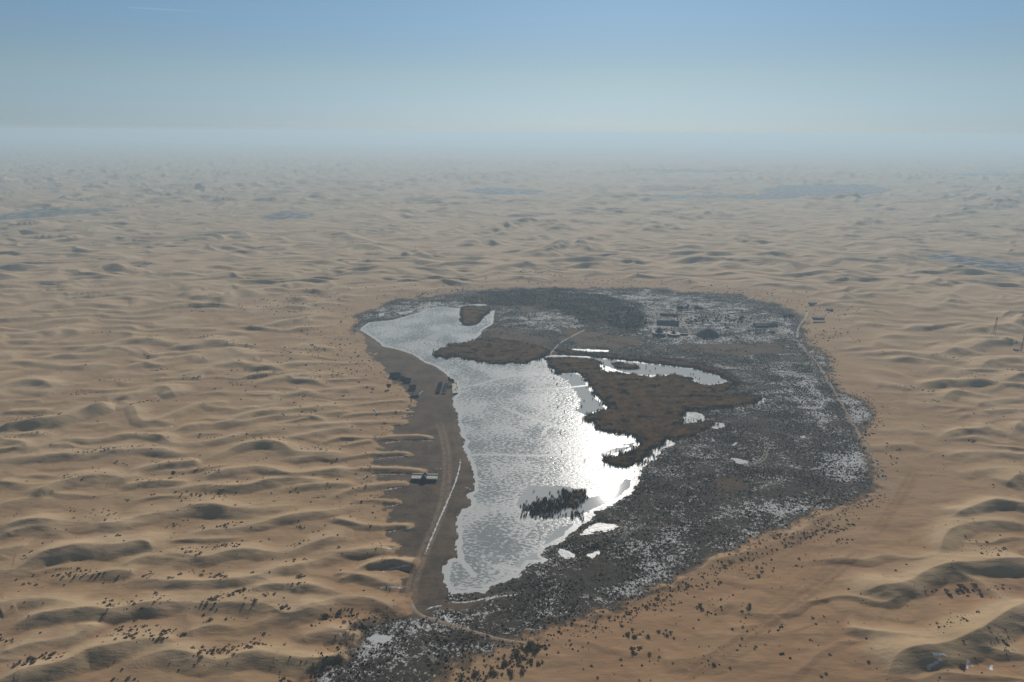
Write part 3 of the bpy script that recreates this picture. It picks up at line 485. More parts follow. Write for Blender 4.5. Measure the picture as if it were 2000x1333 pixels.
def mat_plant(name, c1, c2, sc_=.4, rough=.95, trans=.15):
    t = NT(name); n = t.noise(sc_, 2); n2 = t.noise(sc_ * 9, 2)
    c = t.mix(t.ss(.3, .7, n), c1, c2); c = t.mix(t.math('MULTIPLY', t.ss(.4, .7, n2), .5), c, tuple(v * 1.5 for v in c2))
    m = t.done(c, rough, None, .1)
    tr = t.n('ShaderNodeBsdfTranslucent'); t.l(c, tr.inputs[0]); mx = t.n('ShaderNodeMixShader'); mx.inputs[0].default_value = trans
    t.l(t.b.outputs[0], mx.inputs[1]); t.l(tr.outputs[0], mx.inputs[2]); t.l(mx.outputs[0], t.out.inputs[0]); return m
M_GROUND = mat_ground(); M_LAKE = mat_lake()
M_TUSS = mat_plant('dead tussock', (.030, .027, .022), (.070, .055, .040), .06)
M_REED = mat_plant('dry reed', (.11, .072, .042), (.24, .155, .085), .09, .95, .5)
M_SHRUB = mat_plant('desert shrub', (.045, .037, .028), (.095, .072, .050), .3)

# ---------------------------------------------------------------- ground sheet (finer where it is nearer)
p0 = R(PITCH)
u = np.linspace(-1.0, 1.0, 1560)
uo = np.array([1.05, 1.12, 1.22, 1.35, 1.5, 1.75, 2.1, 2.6, 3.4, 5.0]); u = np.concatenate([-uo[::-1], u, uo])
rows = np.concatenate([np.arange(1520, 560, -1.55), np.arange(560, 300, -.72), np.arange(300, 272, -.5)])
dep = p0 + np.arctan((rows - 666.5) / F)
ys = H / np.tan(dep[dep > R(.5)]); ys = np.concatenate([[-2500, -1200, -600, -300, -150, -60, 0, 60, 120, 170], ys[ys > 190]])
ys = np.concatenate([ys, ys[-1] * 1.12 ** np.arange(1, 8)]); ys = ys[ys < 75000]
print('grid', len(u), len(ys), ys[-1])
wd = np.maximum(ys * math.cos(p0) + H * math.sin(p0), 380) * .78
X = (u[None, :] * wd[:, None]).ravel(); Y = np.repeat(ys, len(u))
f = fields_c(X, Y)
Vg = np.stack([X, Y, f['z']], 1)
nc = len(u); i = np.arange((len(ys) - 1) * nc).reshape(-1, nc)[:, :-1].ravel()
ground = mesh_np('ground', Vg, np.stack([i, i + 1, i + 1 + nc, i + nc], 1), M_GROUND, True)
tag(ground, 'reddish tan desert sand in wind-blown dunes around a brown mud flat and snowy marsh', 'ground', kind='structure')
def near(lst, x, y, pad, a, b):
    o = np.full(x.shape, pad)
    for p in lst: o = np.minimum(o, sdf(p, x, y, pad))
    return sst(a, b, o)
def lines(lst, x, y, w):
    o = np.zeros(x.shape)
    for p in lst:
        d, s, al = line_d(p, x, y, w * 3); o = np.maximum(o, sst(w, w * .35, d + .3 * w * noise(x / 4, y / 4, 70)) * np.clip(4 * al * (1 - al) + .45, 0, 1))
    return o
def chunk(fn, n=300000):
    return np.concatenate([fn(X[k:k + n], Y[k:k + n]) for k in range(0, len(X), n)])
mk = {}
mk['bright'] = chunk(lambda x, y: near(wBR, x, y, 40, 12, -12))
mk['brown'] = chunk(lambda x, y: near(wBN + wRE, x, y, 30, 4, -4))
mk['dark'] = chunk(lambda x, y: sst(15, -15, sdf(wDW, x, y, 60) + 28 * noise(x / 40, y / 60, 9) + 10 * noise(x / 12, y / 16, 10)))
mk['snow'] = chunk(lambda x, y: lines(wST, x, y, 1.6))
def trk(x, y):
    o = np.zeros(x.shape)
    for P, w_, s_ in wTR:
        d, s, al = line_d(P, x, y, 14)
        o = np.maximum(o, s_ * np.maximum(sst(w_ * .5, w_ * .3, np.abs(d - w_ * .45)) , .45 * sst(w_ * 1.3, w_ * .5, d)) * np.clip(al * 9, 0, 1) * np.clip((1 - al) * 9, 0, 1))
    return o
mk['track'] = chunk(trk)
red = sst(20, 260, X + .25 * (700 - Y)) * sst(1000, 520, Y) + .5 * sst(620, 380, Y)
red = np.clip(red * (.35 + .65 * sst(560, 400, Y)) * (.6 + .6 * noise(X / 90, Y / 90, 80)), 0, .8) * sst(3.5, .6, f['rid'])
for k, v in (('sand', f['sand']), ('mud', f['mud']), ('hgt', f['rid']), ('far', f['far']), ('red', red), *mk.items()): attr(ground, k, v)

# ---------------------------------------------------------------- frozen lake, its channel and ponds: level sheets of ice
def ice_sheet(poly, name, label, step, grow=2.5):
    P = np.asarray(poly); x0, y0 = P.min(0) - 4; x1, y1 = P.max(0) + 4
    nx = int((x1 - x0) / step) + 2; ny = int((y1 - y0) / step) + 2
    gx, gy = np.meshgrid(np.linspace(x0, x1, nx), np.linspace(y0, y1, ny)); x, y = gx.ravel(), gy.ravel()
    s = sdf(poly, x, y, 20); keep = (s < grow + step).reshape(ny, nx)
    cell = keep[:-1, :-1] | keep[1:, :-1] | keep[:-1, 1:] | keep[1:, 1:]
    i = (np.arange(ny * nx).reshape(ny, nx)[:-1, :-1])[cell]
    q = np.stack([i, i + 1, i + 1 + nx, i + nx], 1); us, inv = np.unique(q, return_inverse=True)
    x, y = x[us], y[us]
    o = mesh_np(name, np.stack([x, y, np.zeros(len(x))], 1), inv.reshape(-1, 4), M_LAKE, True)
    s = sdf(poly, x, y, 60)
    attr(o, 'ice', near(wICE, x, y, 40, 6, -6) if name != 'frozen_pond' else np.full(len(x), .35))
    attr(o, 'crack', lines(wCR, x, y, 3.4)); attr(o, 'rim', sst(-7, -1.5, s + 2 * noise(x / 12, y / 12, 90)))
    tag(o, label, 'lake' if name == 'frozen_lake' else 'water', kind='structure'); return o
ice_sheet(wLAKE, 'frozen_lake', 'frozen lake with rippled snow on grey ice, glaring in the low sun', 1.5)
ice_sheet(wCH, 'frozen_channel', 'narrow bright ice channel north of the brown reed bed', 1.5)
for k, p in enumerate(wP):
    ice_sheet(p, 'frozen_pond', 'small frozen pond among dark marsh tussocks', 1.5)

# ---------------------------------------------------------------- vegetation
def blob(rng, n=6, h=.75):
    """a low ragged mound of twigs, about 1 m across"""
    a = np.arange(n) * 2 * math.pi / n
    r0 = .42 * (1 + .3 * rng.randn(n)); r1 = .5 * (1 + .3 * rng.randn(n))
    V = [(r0[i] * math.cos(a[i]), r0[i] * math.sin(a[i]), -.12) for i in range(n)]
    V += [(r1[i] * math.cos(a[i] + .4), r1[i] * math.sin(a[i] + .4), h * (.45 + .25 * rng.rand())) for i in range(n)]
    V += [(.12 * rng.randn(), .12 * rng.randn(), h * 1.05)]
    Fc = []
    for i in range(n):
        j = (i + 1) % n; Fc += [(i, j, n + i), (j, n + j, n + i), (n + i, n + j, 2 * n)]
    return np.array(V), np.array(Fc)
def tuft(rng, n=7, spread=.45, h=1.0, wdt=.10):
    """blades or twigs fanning out of one foot"""
    V, Fc = [], []
    for k in range(n):
        a = rng.rand() * 6.283; r = spread * rng.rand() ** .5; x, y = r * math.cos(a) * .8, r * math.sin(a) * .8
        b = rng.rand() * 3.14; wx, wy = wdt * math.cos(b), wdt * math.sin(b); hh = h * (.6 + .5 * rng.rand())
        V += [(x - wx, y - wy, -.1), (x + wx, y + wy, -.1), (x * 1.5 + wx * .5, y * 1.5 + wy * .5, hh), (x * 1.5 - wx * .5, y * 1.5 - wy * .5, hh * .93)]
        Fc += [(4 * k, 4 * k + 1, 4 * k + 2), (4 * k, 4 * k + 2, 4 * k + 3)]
    return np.array(V), np.array(Fc)
def scatter_mesh(name, protos, P, S, Sz, seed, mat):
    rng = np.random.RandomState(seed); n = len(P); which = rng.randint(0, len(protos), n); ang = rng.rand(n) * 6.283
    Vs, Fs, off = [], [], 0
    for k, (V, Fc) in enumerate(protos):
        i = np.where(which == k)[0]
        if not len(i): continue
        c, s = np.cos(ang[i])[:, None], np.sin(ang[i])[:, None]
        x = (V[None, :, 0] * c - V[None, :, 1] * s) * S[i][:, None] + P[i, 0][:, None]
        y = (V[None, :, 0] * s + V[None, :, 1] * c) * S[i][:, None] + P[i, 1][:, None]
        z = V[None, :, 2] * Sz[i][:, None] + P[i, 2][:, None]
        Vs.append(np.stack([x, y, z], 2).reshape(-1, 3)); Fs.append((Fc[None] + (np.arange(len(i)) * len(V))[:, None, None] + off).reshape(-1, 3)); off += len(i) * len(V)
    return mesh_np(name, np.concatenate(Vs), np.concatenate(Fs), mat)
def jitter(poly, step, seed):
    rng = np.random.RandomState(seed); P = np.asarray(poly); x0, y0 = P.min(0); x1, y1 = P.max(0)
    gx, gy = np.meshgrid(np.arange(x0, x1, step), np.arange(y0, y1, step))
    return gx.ravel() + (rng.rand(gx.size) - .5) * step, gy.ravel() + (rng.rand(gx.size) - .5) * step, rng
PB = [blob(np.random.RandomState(k)) for k in range(8)]
PT = [tuft(np.random.RandomState(k + 20), 9, .55, 1.0, .13) for k in range(8)]

# tussocks of the marsh
x, y, rng = jitter(wLOW, 1.75, 1)
s = sdf(wLOW, x, y, 40); k = s < 30; x, y = x[k], y[k]
g = fields_c(x, y)
br = near(wBR, x, y, 40, 12, -12); bn = near(wBN, x, y, 30, 4, -4); dk = sst(15, -15, sdf(wDW, x, y, 60) + 28 * noise(x / 40, y / 60, 9) + 10 * noise(x / 12, y / 16, 10))
dens = .47 + 1.0 * fbm(x / 42, y / 26, 3, 100) + .05 * br + .22 * dk - .35 * bn
dens = dens * sst(13, -14, g['low']) * (1 - g['mud']) * sst(.5, 2.5, g['water'])
k = rng.rand(len(x)) < np.clip(dens, 0, .95) * np.where(g['low'] > -14, .75, 1); x, y, g, dk = x[k], y[k], {a: b[k] for a, b in g.items()}, dk[k]
S = (.65 + 1.1 * rng.rand(len(x)) ** 3) * (1 + .45 * dk); print('tussocks', len(x))
o = scatter_mesh('marsh_tussocks', PB + PT[:3], np.stack([x, y, g['z']], 1), S * 1.1, S * .7, 5, M_TUSS)
tag(o, 'countless dark dead tussocks and bushes speckling the snowy marsh', 'marsh plants', kind='stuff')

# reeds
allx = []
for q, P in enumerate(wRE):
    x, y, rng = jitter(P, 1.15, 30 + q)
    s = sdf(P, x, y, 10) + 5.5 * noise(x / 11, y / 11, 110) + 3.6 * noise(x / 3.5, y / 3.5, 111) + 1.1 * rng.randn(len(x))
    k = (s < 0) | ((s < 6) & (noise(x / 2.4, y / 2.4, 117) > .55))
    gap = noise(x / 9, y / 9, 112) > (.55 if q not in (3, 4) else (.05 if q == 4 else .25))
    if q in (3, 4): k &= ~((rng.rand(len(x)) < .55) & gap) & (rng.rand(len(x)) < .8)
    else: k &= ~(gap & (s > -6))
    allx.append(np.stack([x[k], y[k], s[k], np.full(k.sum(), q)], 1))
A = np.concatenate(allx); rng = np.random.RandomState(4)
Sz = 2.3 + .8 * noise(A[:, 0] / 14, A[:, 1] / 14, 113) + .8 * rng.rand(len(A)); print('reeds', len(A))
TR = [tuft(np.random.RandomState(k + 50), 9, .8, 1.0, .16) for k in range(8)]
dkr = (noise(A[:, 0] / 22, A[:, 1] / 11, 118) + .5 * noise(A[:, 0] / 6, A[:, 1] / 5, 119) > .42) | (A[:, 2] > -3.2 + 2.5 * noise(A[:, 0] / 6, A[:, 1] / 6, 115)) | ((A[:, 3] == 3) & (A[:, 0] < wRE[3][:, 0].mean() + 12 + 6 * noise(A[:, 0] / 5, A[:, 1] / 5, 116))) | (A[:, 3] == 4)  # dark reeds: bed edges' shade put into the colour, plus dark patches and islets
for k, nm_, mt_, lab_ in ((~dkr, 'reed_bed', M_REED, 'tall brown dry reeds standing in broad beds in the frozen lake'), (dkr, 'shade_dark_reeds', M_TUSS, 'ragged dark reeds, shade coloured into the bed edges, with dark islets and patches')):
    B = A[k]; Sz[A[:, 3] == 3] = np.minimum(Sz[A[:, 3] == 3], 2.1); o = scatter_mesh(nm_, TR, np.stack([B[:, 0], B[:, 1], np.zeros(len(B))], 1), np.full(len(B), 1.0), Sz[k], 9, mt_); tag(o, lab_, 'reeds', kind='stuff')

# ---------------------------------------------------------------- roads and paths, laid over the ground as thin worn strips
def simple(name, c, rough=.9, c2=None, sc_=.5, spec=.2, metal=0.0):
    t = NT(name); col = t.mix(t.ss(.35, .65, t.noise(sc_, 3, .6)), c, c2 or tuple(v * .8 for v in c)); m = t.done(col, rough, None, spec)
    t.b.inputs['Metallic'].default_value = metal; return m
M_ROAD = simple('packed sand road', (.33, .25, .175), .95, (.25, .185, .13), .2)
M_PATH = simple('pale trodden path', (.46, .42, .37), .95, (.28, .23, .19), .35)
def zat(x, y):
    return fields(np.asarray(x, float).ravel(), np.asarray(y, float).ravel())['z']
def strip(name, pts, wid, mat, label, lift=.16):
    P = smooth(W(pts), 3); d = np.gradient(P, axis=0); n = np.stack([-d[:, 1], d[:, 0]], 1) / np.hypot(*d.T)[:, None]
    L = np.r_[0, np.cumsum(np.hypot(*np.diff(P, axis=0).T))]; m = max(8, int(L[-1] / 3)); q = np.linspace(0, L[-1], m)
    P = np.stack([np.interp(q, L, P[:, k]) for k in (0, 1)], 1); n = np.stack([np.interp(q, L, n[:, k]) for k in (0, 1)], 1)
    hw = wid / 2 * (1 + .28 * noise(q / 9, q * 0, 130)); hw2 = wid / 2 * (1 + .28 * noise(q / 9, q * 0, 131))
    V = []
    for f_ in (-1, -.5, 0, .5, 1):
        Q = P + n * (np.where(f_ < 0, hw, hw2) * f_)[:, None]; V.append(np.c_[Q, zat(Q[:, 0], Q[:, 1]) + lift - (.3 if abs(f_) == 1 else 0)])
    V = np.stack(V, 1).reshape(-1, 3); i = (np.arange(m - 1)[:, None] * 5 + np.arange(4)[None]).ravel()
    o = mesh_np(name, V, np.stack([i, i + 1, i + 6, i + 5], 1), mat, True); tag(o, label, 'road' if 'road' in name else 'path', kind='structure')
strip('dirt_road', [(1500,640),(1530,655),(1560,668),(1585,695),(1610,730),(1632,770),(1655,810),(1690,870),(1705,895),(1730,945),(1745,965)], 4.2, M_ROAD, 'sandy dirt road along the eastern edge of the marsh')
strip('dirt_road', [(803,1180),(812,1198),(830,1208),(880,1222),(930,1238),(975,1250),(1040,1262)], 4.0, M_ROAD, 'dirt road rounding the southern end of the mud flat')
for q, (pts, wd_) in enumerate([([(1072,697),(1085,680),(1098,668),(1120,657),(1143,645)], 3.4), ([(1557,662),(1558,642),(1566,630),(1574,622),(1577,610)], 4.5),
        ([(1248,583),(1256,594),(1275,605),(1300,615),(1322,628),(1340,638),(1348,655)], 4.5), ([(1340,620),(1332,628),(1338,636),(1352,636)], 8), ([(1325,672),(1336,660),(1343,656)], 3),
        ([(1560,668),(1567,679),(1583,700)], 2.5), ([(1436,648),(1455,641),(1470,634)], 5), ([(1500,640),(1520,642),(1532,650)], 5), ([(1430,600),(1450,590),(1470,580)], 3)]):
    strip('path', pts, wd_, M_PATH, 'pale snowy footpath through the oasis')

# ---------------------------------------------------------------- building helpers
def bm_box(V, Fq, x0, x1, y0, y1, z0, z1):
    b = len(V); V += [(x, y, z) for z in (z0, z1) for x, y in ((x0, y0), (x1, y0), (x1, y1), (x0, y1))]
    Fq += [(b + 3, b + 2, b + 1, b), (b + 4, b + 5, b + 6, b + 7)] + [(b + k, b + (k + 1) % 4, b + 4 + (k + 1) % 4, b + 4 + k) for k in range(4)]
class MB:
    def __init__(s): s.V, s.F = [], []
    def box(s, x0, x1, y0, y1, z0, z1): bm_box(s.V, s.F, x0, x1, y0, y1, z0, z1); return s
    def poly(s, V, F_):
        b = len(s.V); s.V += [tuple(v) for v in V]; s.F += [tuple(b + i for i in f_) for f_ in F_]; return s
    def lathe(s, prof, n=24, cx=0, cy=0, rib=0.0):
        b = len(s.V)
        for r_, z in prof:
            for k in range(n):
                a = 2 * math.pi * k / n; rr = r_ * (1 + (rib if k % 2 else 0)); s.V.append((cx + rr * math.cos(a), cy + rr * math.sin(a), z))
        for j in range(len(prof) - 1):
            for k in range(n): s.F.append((b + j * n + k, b + j * n + (k + 1) % n, b + (j + 1) * n + (k + 1) % n, b + (j + 1) * n + k))
        s.F.append(tuple(b + (len(prof) - 1) * n + k for k in range(n))); return s
    def bar(s, p, q, r_, n=5):
        p, q = Vector(p), Vector(q); d = (q - p).normalized(); a = d.orthogonal().normalized(); c = d.cross(a); b = len(s.V)
        for e in (p, q):
            for k in range(n): v = e + (a * math.cos(6.2832 * k / n) + c * math.sin(6.2832 * k / n)) * r_; s.V.append(tuple(v))
        s.F += [(b + k, b + (k + 1) % n, b + n + (k + 1) % n, b + n + k) for k in range(n)] + [tuple(b + k for k in range(n))[::-1], tuple(b + n + k for k in range(n))]; return s
    def gable(s, x0, x1, y0, y1, z0, z1, over=.5, t=.18):
        """a gabled roof with its ridge along x"""
        ym = (y0 + y1) / 2; sl = (z1 - z0) / (ym - y0); a, b_ = x0 - over, x1 + over; yo0, yo1 = y0 - over, y1 + over; ze = z0 - over * sl
        s.poly([(a, yo0, ze), (b_, yo0, ze), (b_, ym, z1), (a, ym, z1), (a, yo1, ze), (b_, yo1, ze), (a, yo0, ze - t), (b_, yo0, ze - t), (b_, ym, z1 - t), (a, ym, z1 - t), (a, yo1, ze - t), (b_, yo1, ze - t)],
               [(0, 1, 2, 3), (3, 2, 5, 4), (7, 6, 9, 8), (8, 9, 10, 11), (0, 6, 7, 1), (4, 5, 11, 10), (0, 3, 9, 6), (3, 4, 10, 9), (1, 7, 8, 2), (2, 8, 11, 5)]); return s
    def walls(s, x0, x1, y0, y1, z0, z1, zr=None):
        s.box(x0, x1, y0, y1, z0, z1)
        if zr:
            ym = (y0 + y1) / 2; h_ = zr - .2
            s.poly([(x0, y0, z1), (x0, y1, z1), (x0, ym, h_), (x1, y0, z1), (x1, y1, z1), (x1, ym, h_)], [(1, 0, 2), (3, 4, 5), (0, 3, 5, 2), (4, 1, 2, 5)])
        return s
    def build(s, name, mat, parent=None, sm=False):
        me = bpy.data.meshes.new(name); me.from_pydata(s.V, [], s.F); me.update(); me.materials.append(mat)
        if sm: me.polygons.foreach_set('use_smooth', [True] * len(me.polygons))
        o = bpy.data.objects.new(name, me); COL.objects.link(o); o.parent = parent; return o
def thing(name, px, py, rz, label, cat, group=None, dz=0.0):
    """an Empty on the ground at the point the photograph shows at px, py; returned turned to face the drone"""
    x, y = W([(px, py)])[0]; z = float(zat([x], [y])[0]); x, y = W([(px, py)], z)[0]
    o = bpy.data.objects.new(name, None); COL.objects.link(o); o.location = (x, y, float(zat([x], [y])[0]) + dz); o.rotation_euler = (0, 0, R(rz)); o.empty_display_size = 1
    return tag(o, label, cat, group)
def copy_thing(o, loc, rz=None, label=None, group=None, scale=None):
    r_ = o.copy(); COL.objects.link(r_); r_.location = loc
    if rz is not None: r_.rotation_euler = (0, 0, rz)
    if scale: r_.scale = (scale,) * 3
    if label: r_['label'] = label
    if group: r_['group'] = group
    for ch in list(o.children):
        c = ch.copy(); COL.objects.link(c); c.parent = r_
        for g_ in list(ch.children):
            d = g_.copy(); COL.objects.link(d); d.parent = c
    return r_
M_WOOD = simple('dark weathered timber', (.055, .050, .046), .85, (.085, .07, .058), .6)
M_SLATE = simple('blue grey sheet roof', (.075, .095, .115), .5, (.055, .07, .085), .4, .4)
M_PALE = simple('pale plaster', (.50, .47, .41), .9, (.40, .38, .34), .5)
M_SNOWR = simple('snow dusted roof', (.55, .55, .55), .85, (.20, .21, .22), .35)
M_BLUE = simple('faded blue panel', (.05, .10, .15), .6, (.035, .07, .10), .5)
M_GLASS = simple('dark window glass', (.03, .035, .04), .15, (.03, .035, .04), 1, .5)
M_DECK = simple('pale concrete deck', (.55, .50, .42), .9, (.47, .43, .37), .4)
M_STEEL = simple('rusty steel', (.10, .085, .075), .7, (.16, .11, .08), .8, .4)
M_TYRE = simple('rubber', (.02, .02, .02), .8)
M_FELT = simple('dark roof felt', (.075, .09, .105), .75, (.055, .066, .078), .15)

def house(root, L, Dp, hw, hr, roof=M_SLATE, wall=M_WOOD, nwin=3):
    w_ = MB().walls(-L / 2, L / 2, -Dp / 2, Dp / 2, -.6, hw, hr).build('wall', wall, root)
    MB().gable(-L / 2, L / 2, -Dp / 2, Dp / 2, hw + .1, hr + .1, .6).build('roof', roof, root)
    for k in range(nwin):
        x = -L / 2 + (k + .5) * L / nwin
        if k == nwin // 2: MB().box(x - .55, x + .55, -Dp / 2 - .06, -Dp / 2 + .02, -.1, 2.05).build('door', M_BLUE, root)
        else:
            f_ = MB().box(x - .7, x + .7, -Dp / 2 - .05, -Dp / 2 + .02, .9, 2.0).build('window', M_PALE, root)
            MB().box(x - .58, x + .58, -Dp / 2 - .08, -Dp / 2 - .045, 1.0, 1.9).build('pane', M_GLASS, f_)
for px_, py_, rz, L, Dp, hw, hr, lab in [
  (772,737,4,12.5,9.5,2.6,6.4,'largest dark hut of the shore camp, with a broad slate roof'),
  (787,741,-38,6.5,5,2.3,4.3,'small dark hut wedged between the two broader huts of the camp'),
  (796,746,3,8,7,2.5,5.2,'dark hut at the corner of the mud flat, third from the north'),
  (806,760,5,7.6,9,2.8,5.6,'squarish dark hut standing alone south of the joined huts')]:
    house(thing('camp_hut', px_, py_, rz, lab, 'hut', 'dark huts of the shore camp'), L, Dp, hw, hr, M_SLATE, M_WOOD, 3)
r_ = thing('pale_hut', 811, 774, 6, 'hut with a pale snow-dusted roof and dark front, ringed by snow', 'hut')
house(r_, 9, 7, 2.6, 4.4, M_SNOWR, M_WOOD, 3); MB().box(5.2, 5.5, -3.5, 3.5, -.4, 1.0).build('fence', M_PALE, r_)

# rows by the shore
r0 = thing('sleeping_cabin', 860, 744, 0, '', 'cabin', 'row of small cabins on the mud flat')
MB().walls(-2.3, 2.3, -2.0, 2.0, -.3, 2.2, 3.2).build('wall', M_WOOD, r0); MB().gable(-2.3, 2.3, -2.0, 2.0, 2.25, 3.3, .25).build('roof', M_SLATE, r0)
MB().box(2.3, 2.36, -.5, .5, 0, 1.9).build('door', M_BLUE, r0)
A0, A1 = W([(860.5, 752)])[0], W([(855, 769)])[0]
nm = ['northernmost', 'second from the north', 'third from the north', 'middle', 'third from the south', 'second from the south', 'southernmost']
for k in range(7):
    p = A0 + (A1 - A0) * k / 6; lab = 'small slate-roofed cabin, %s of the left-hand shore row' % nm[k]; z = float(zat([p[0]], [p[1]])[0])
    if k == 0: r0.location = (p[0], p[1], z); r0.rotation_euler = (0, 0, R(4)); r0['label'] = lab
    else: copy_thing(r0, (p[0], p[1], z), R(4), lab)

def car(root, paint):
    prof = [(-2.3, .35), (-2.3, .95), (-1.5, 1.05), (-.95, 1.65), (1.45, 1.70), (2.1, 1.1), (2.3, .95), (2.3, .35)]
    m = MB(); n = len(prof); w1, w2 = .93, .80
    m.poly([(x, -(w1 if z < 1.2 else w2), z) for x, z in prof] + [(x, (w1 if z < 1.2 else w2), z) for x, z in prof], [tuple(range(n)), tuple(range(2 * n - 1, n - 1, -1))] + [(i, n + i, n + (i + 1) % n, (i + 1) % n) for i in range(n)])
    b = m.build('body', paint, root)
    MB().poly([(-1.52, -.72, 1.08), (-1.52, .72, 1.08), (-1.0, .66, 1.60), (-1.0, -.66, 1.60)], [(0, 3, 2, 1)]).build('windscreen', M_GLASS, root).location.x = -.03
    for sgn in (-1, 1):
        MB().poly([(-1.2, sgn * .915, 1.14), (1.7, sgn * .915, 1.14), (1.3, sgn * .83, 1.58), (-.85, sgn * .83, 1.58)], [(0, 1, 2, 3) if sgn < 0 else (3, 2, 1, 0)]).build('side_window', M_GLASS, root).location.y = sgn * .02
        for x in (-1.45, 1.4):
            w_ = MB().bar((x, sgn * .72, .36), (x, sgn * .97, .36), .36, 12).build('wheel', M_TYRE, root); MB().bar((x, sgn * .96, .36), (x, sgn * .985, .36), .19, 8).build('rim', M_STEEL, w_)
        MB().box(-2.34, -2.28, sgn * .65 - .16, sgn * .65 + .16, .72, .90).build('headlight', M_PALE, root)
M_WHITE = simple('white car paint', (.75, .75, .76), .3, (.72, .72, .73), .5, .5); M_DARK = simple('dark car paint', (.03, .04, .05), .3, (.04, .05, .06), .5, .5)
cw_ = thing('parked_car', 731.2, 802, 78, 'white car farthest left of the three parked close together among the dunes', 'car', 'white cars parked side by side in a dune hollow'); car(cw_, M_WHITE)
for px_, py_, lab in ((734, 805, 'white car in the middle of the three parked close together'), (737, 808.5, 'white car nearest the drone of the three parked close together')):
    x, y = W([(px_, py_)])[0]; z = float(zat([x], [y])[0]); copy_thing(cw_, (*W([(px_, py_)], z)[0], z), R(78), lab)
x, y = W([(796, 803)])[0]; c_ = copy_thing(cw_, (x, y, float(zat([x], [y])[0])), R(10), 'white car parked alone on the mud edge below the bare tree'); del c_['group']
cd_ = thing('dune_buggy', 870, 748, 80, '', 'car', 'dark vehicles parked in a row beside the cabins'); car(cd_, M_DARK)
A0, A1 = W([(871, 752.5)])[0], W([(866.5, 771)])[0]
for k in range(7):
    p = A0 + (A1 - A0) * k / 6; z = float(zat([p[0]], [p[1]])[0]); lab = 'dark vehicle, %s of the row parked beside the cabins' % nm[k]
    if k == 0: cd_.location = (p[0], p[1], z); cd_['label'] = lab
    else: copy_thing(cd_, (p[0], p[1], z), R(8), lab)
cd_.rotation_euler = (0, 0, R(8))

def deck(name, pts, h_, label):
    P = W(pts); c = P.mean(0); o = bpy.data.objects.new(name, None); COL.objects.link(o); o.location = (c[0], c[1], 0); tag(o, label, 'deck')
    Q = P - c; n = len(Q); m = MB().poly([(x, y, -.4) for x, y in Q * .94] + [(x, y, h_ - .25) for x, y in Q * .94], [tuple(range(n))] + [tuple(range(2 * n - 1, n - 1, -1))] + [(i, i + n, (i + 1) % n + n, (i + 1) % n) for i in range(n)])
    m.build('base', M_WOOD, o)
    MB().poly([(x, y, h_ - .25) for x, y in Q] + [(x, y, h_) for x, y in Q], [tuple(range(n))] + [tuple(range(2 * n - 1, n - 1, -1))] + [(i, i + n, (i + 1) % n + n, (i + 1) % n) for i in range(n)]).build('top', M_DECK, o); return o
deck('landing_deck', [(882.2,752.2),(890.3,751),(893.9,769.8),(884.2,770.8)], 1.5, 'cream concrete landing deck on the west shore of the lake')
deck('landing_deck', [(887,742.5),(891,742),(892.4,749),(888,749.5)], .9, 'small cream landing beside the two shore trees')
r_ = thing('bench', 889.3, 763.5, 0, 'small dark bench on the cream landing deck', 'bench'); r_.location.z = 1.5
MB().box(-1, 1, -.35, .35, .42, .5).build('seat', M_WOOD, r_); MB().box(-1, 1, .3, .38, .5, 1.0).build('backrest', M_WOOD, r_)
for sx_ in (-.85, .85): MB().box(sx_ - .06, sx_ + .06, -.3, .3, 0, .42).build('leg', M_STEEL, r_)

# long house on the mud flat
r_ = thing('courtyard_house', 829.3, 935.5, -1.5, 'long low courtyard house with blue walls and a peaked gate tower, on the mud flat', 'house')
Lh = 12.0
MB().box(-Lh, Lh, -5.2, -3.9, -.5, 2.6).build('front_wing', M_BLUE, r_); MB().box(-Lh, Lh, 3.4, 5.0, -.5, 2.6).build('rear_wing', M_BLUE, r_)
MB().box(-Lh - .2, Lh + .2, 3.2, 5.2, 2.6, 2.8).build('rear_roof', M_SLATE, r_)
for sgn in (-1, 1):
    MB().box(sgn * Lh - .15, sgn * Lh + .15, -3.9, 3.4, -.5, 1.5).build('side_wall', M_PALE, r_)
    for k in range(5):
        x0 = sgn * (2.4 + k * 1.92); a, b = sorted((x0, x0 + sgn * 1.8)); MB().box(a, b, -3.85, 1.6, 2.3, 2.45).build('terrace_roof', M_DECK, r_)
        MB().box(a, b, 1.0, 1.6, -.2, 2.3).build('cell_wall', M_SNOWR, r_)
MB().box(-2.1, 2.1, -5.3, -1.0, -.5, 3.6).build('gate_tower', M_BLUE, r_); MB().poly([(-2.6, -5.7, 3.6), (2.6, -5.7, 3.6), (2.6, -.6, 3.6), (-2.6, -.6, 3.6), (0, -3.1, 5.8)], [(0, 1, 4), (1, 2, 4), (2, 3, 4), (3, 0, 4), (3, 2, 1, 0)]).build('tower_roof', M_SLATE, r_)
MB().box(-.8, .8, -5.38, -5.28, -.2, 2.2).build('door', M_WOOD, r_)
MB().poly([(-1.9, 3.1, 2.8), (1.9, 3.1, 2.8), (1.9, 5.1, 2.8), (-1.9, 5.1, 2.8), (0, 4.1, 4.6)], [(0, 1, 4), (1, 2, 4), (2, 3, 4), (3, 0, 4), (3, 2, 1, 0)]).build('rear_gable', M_SLATE, r_)

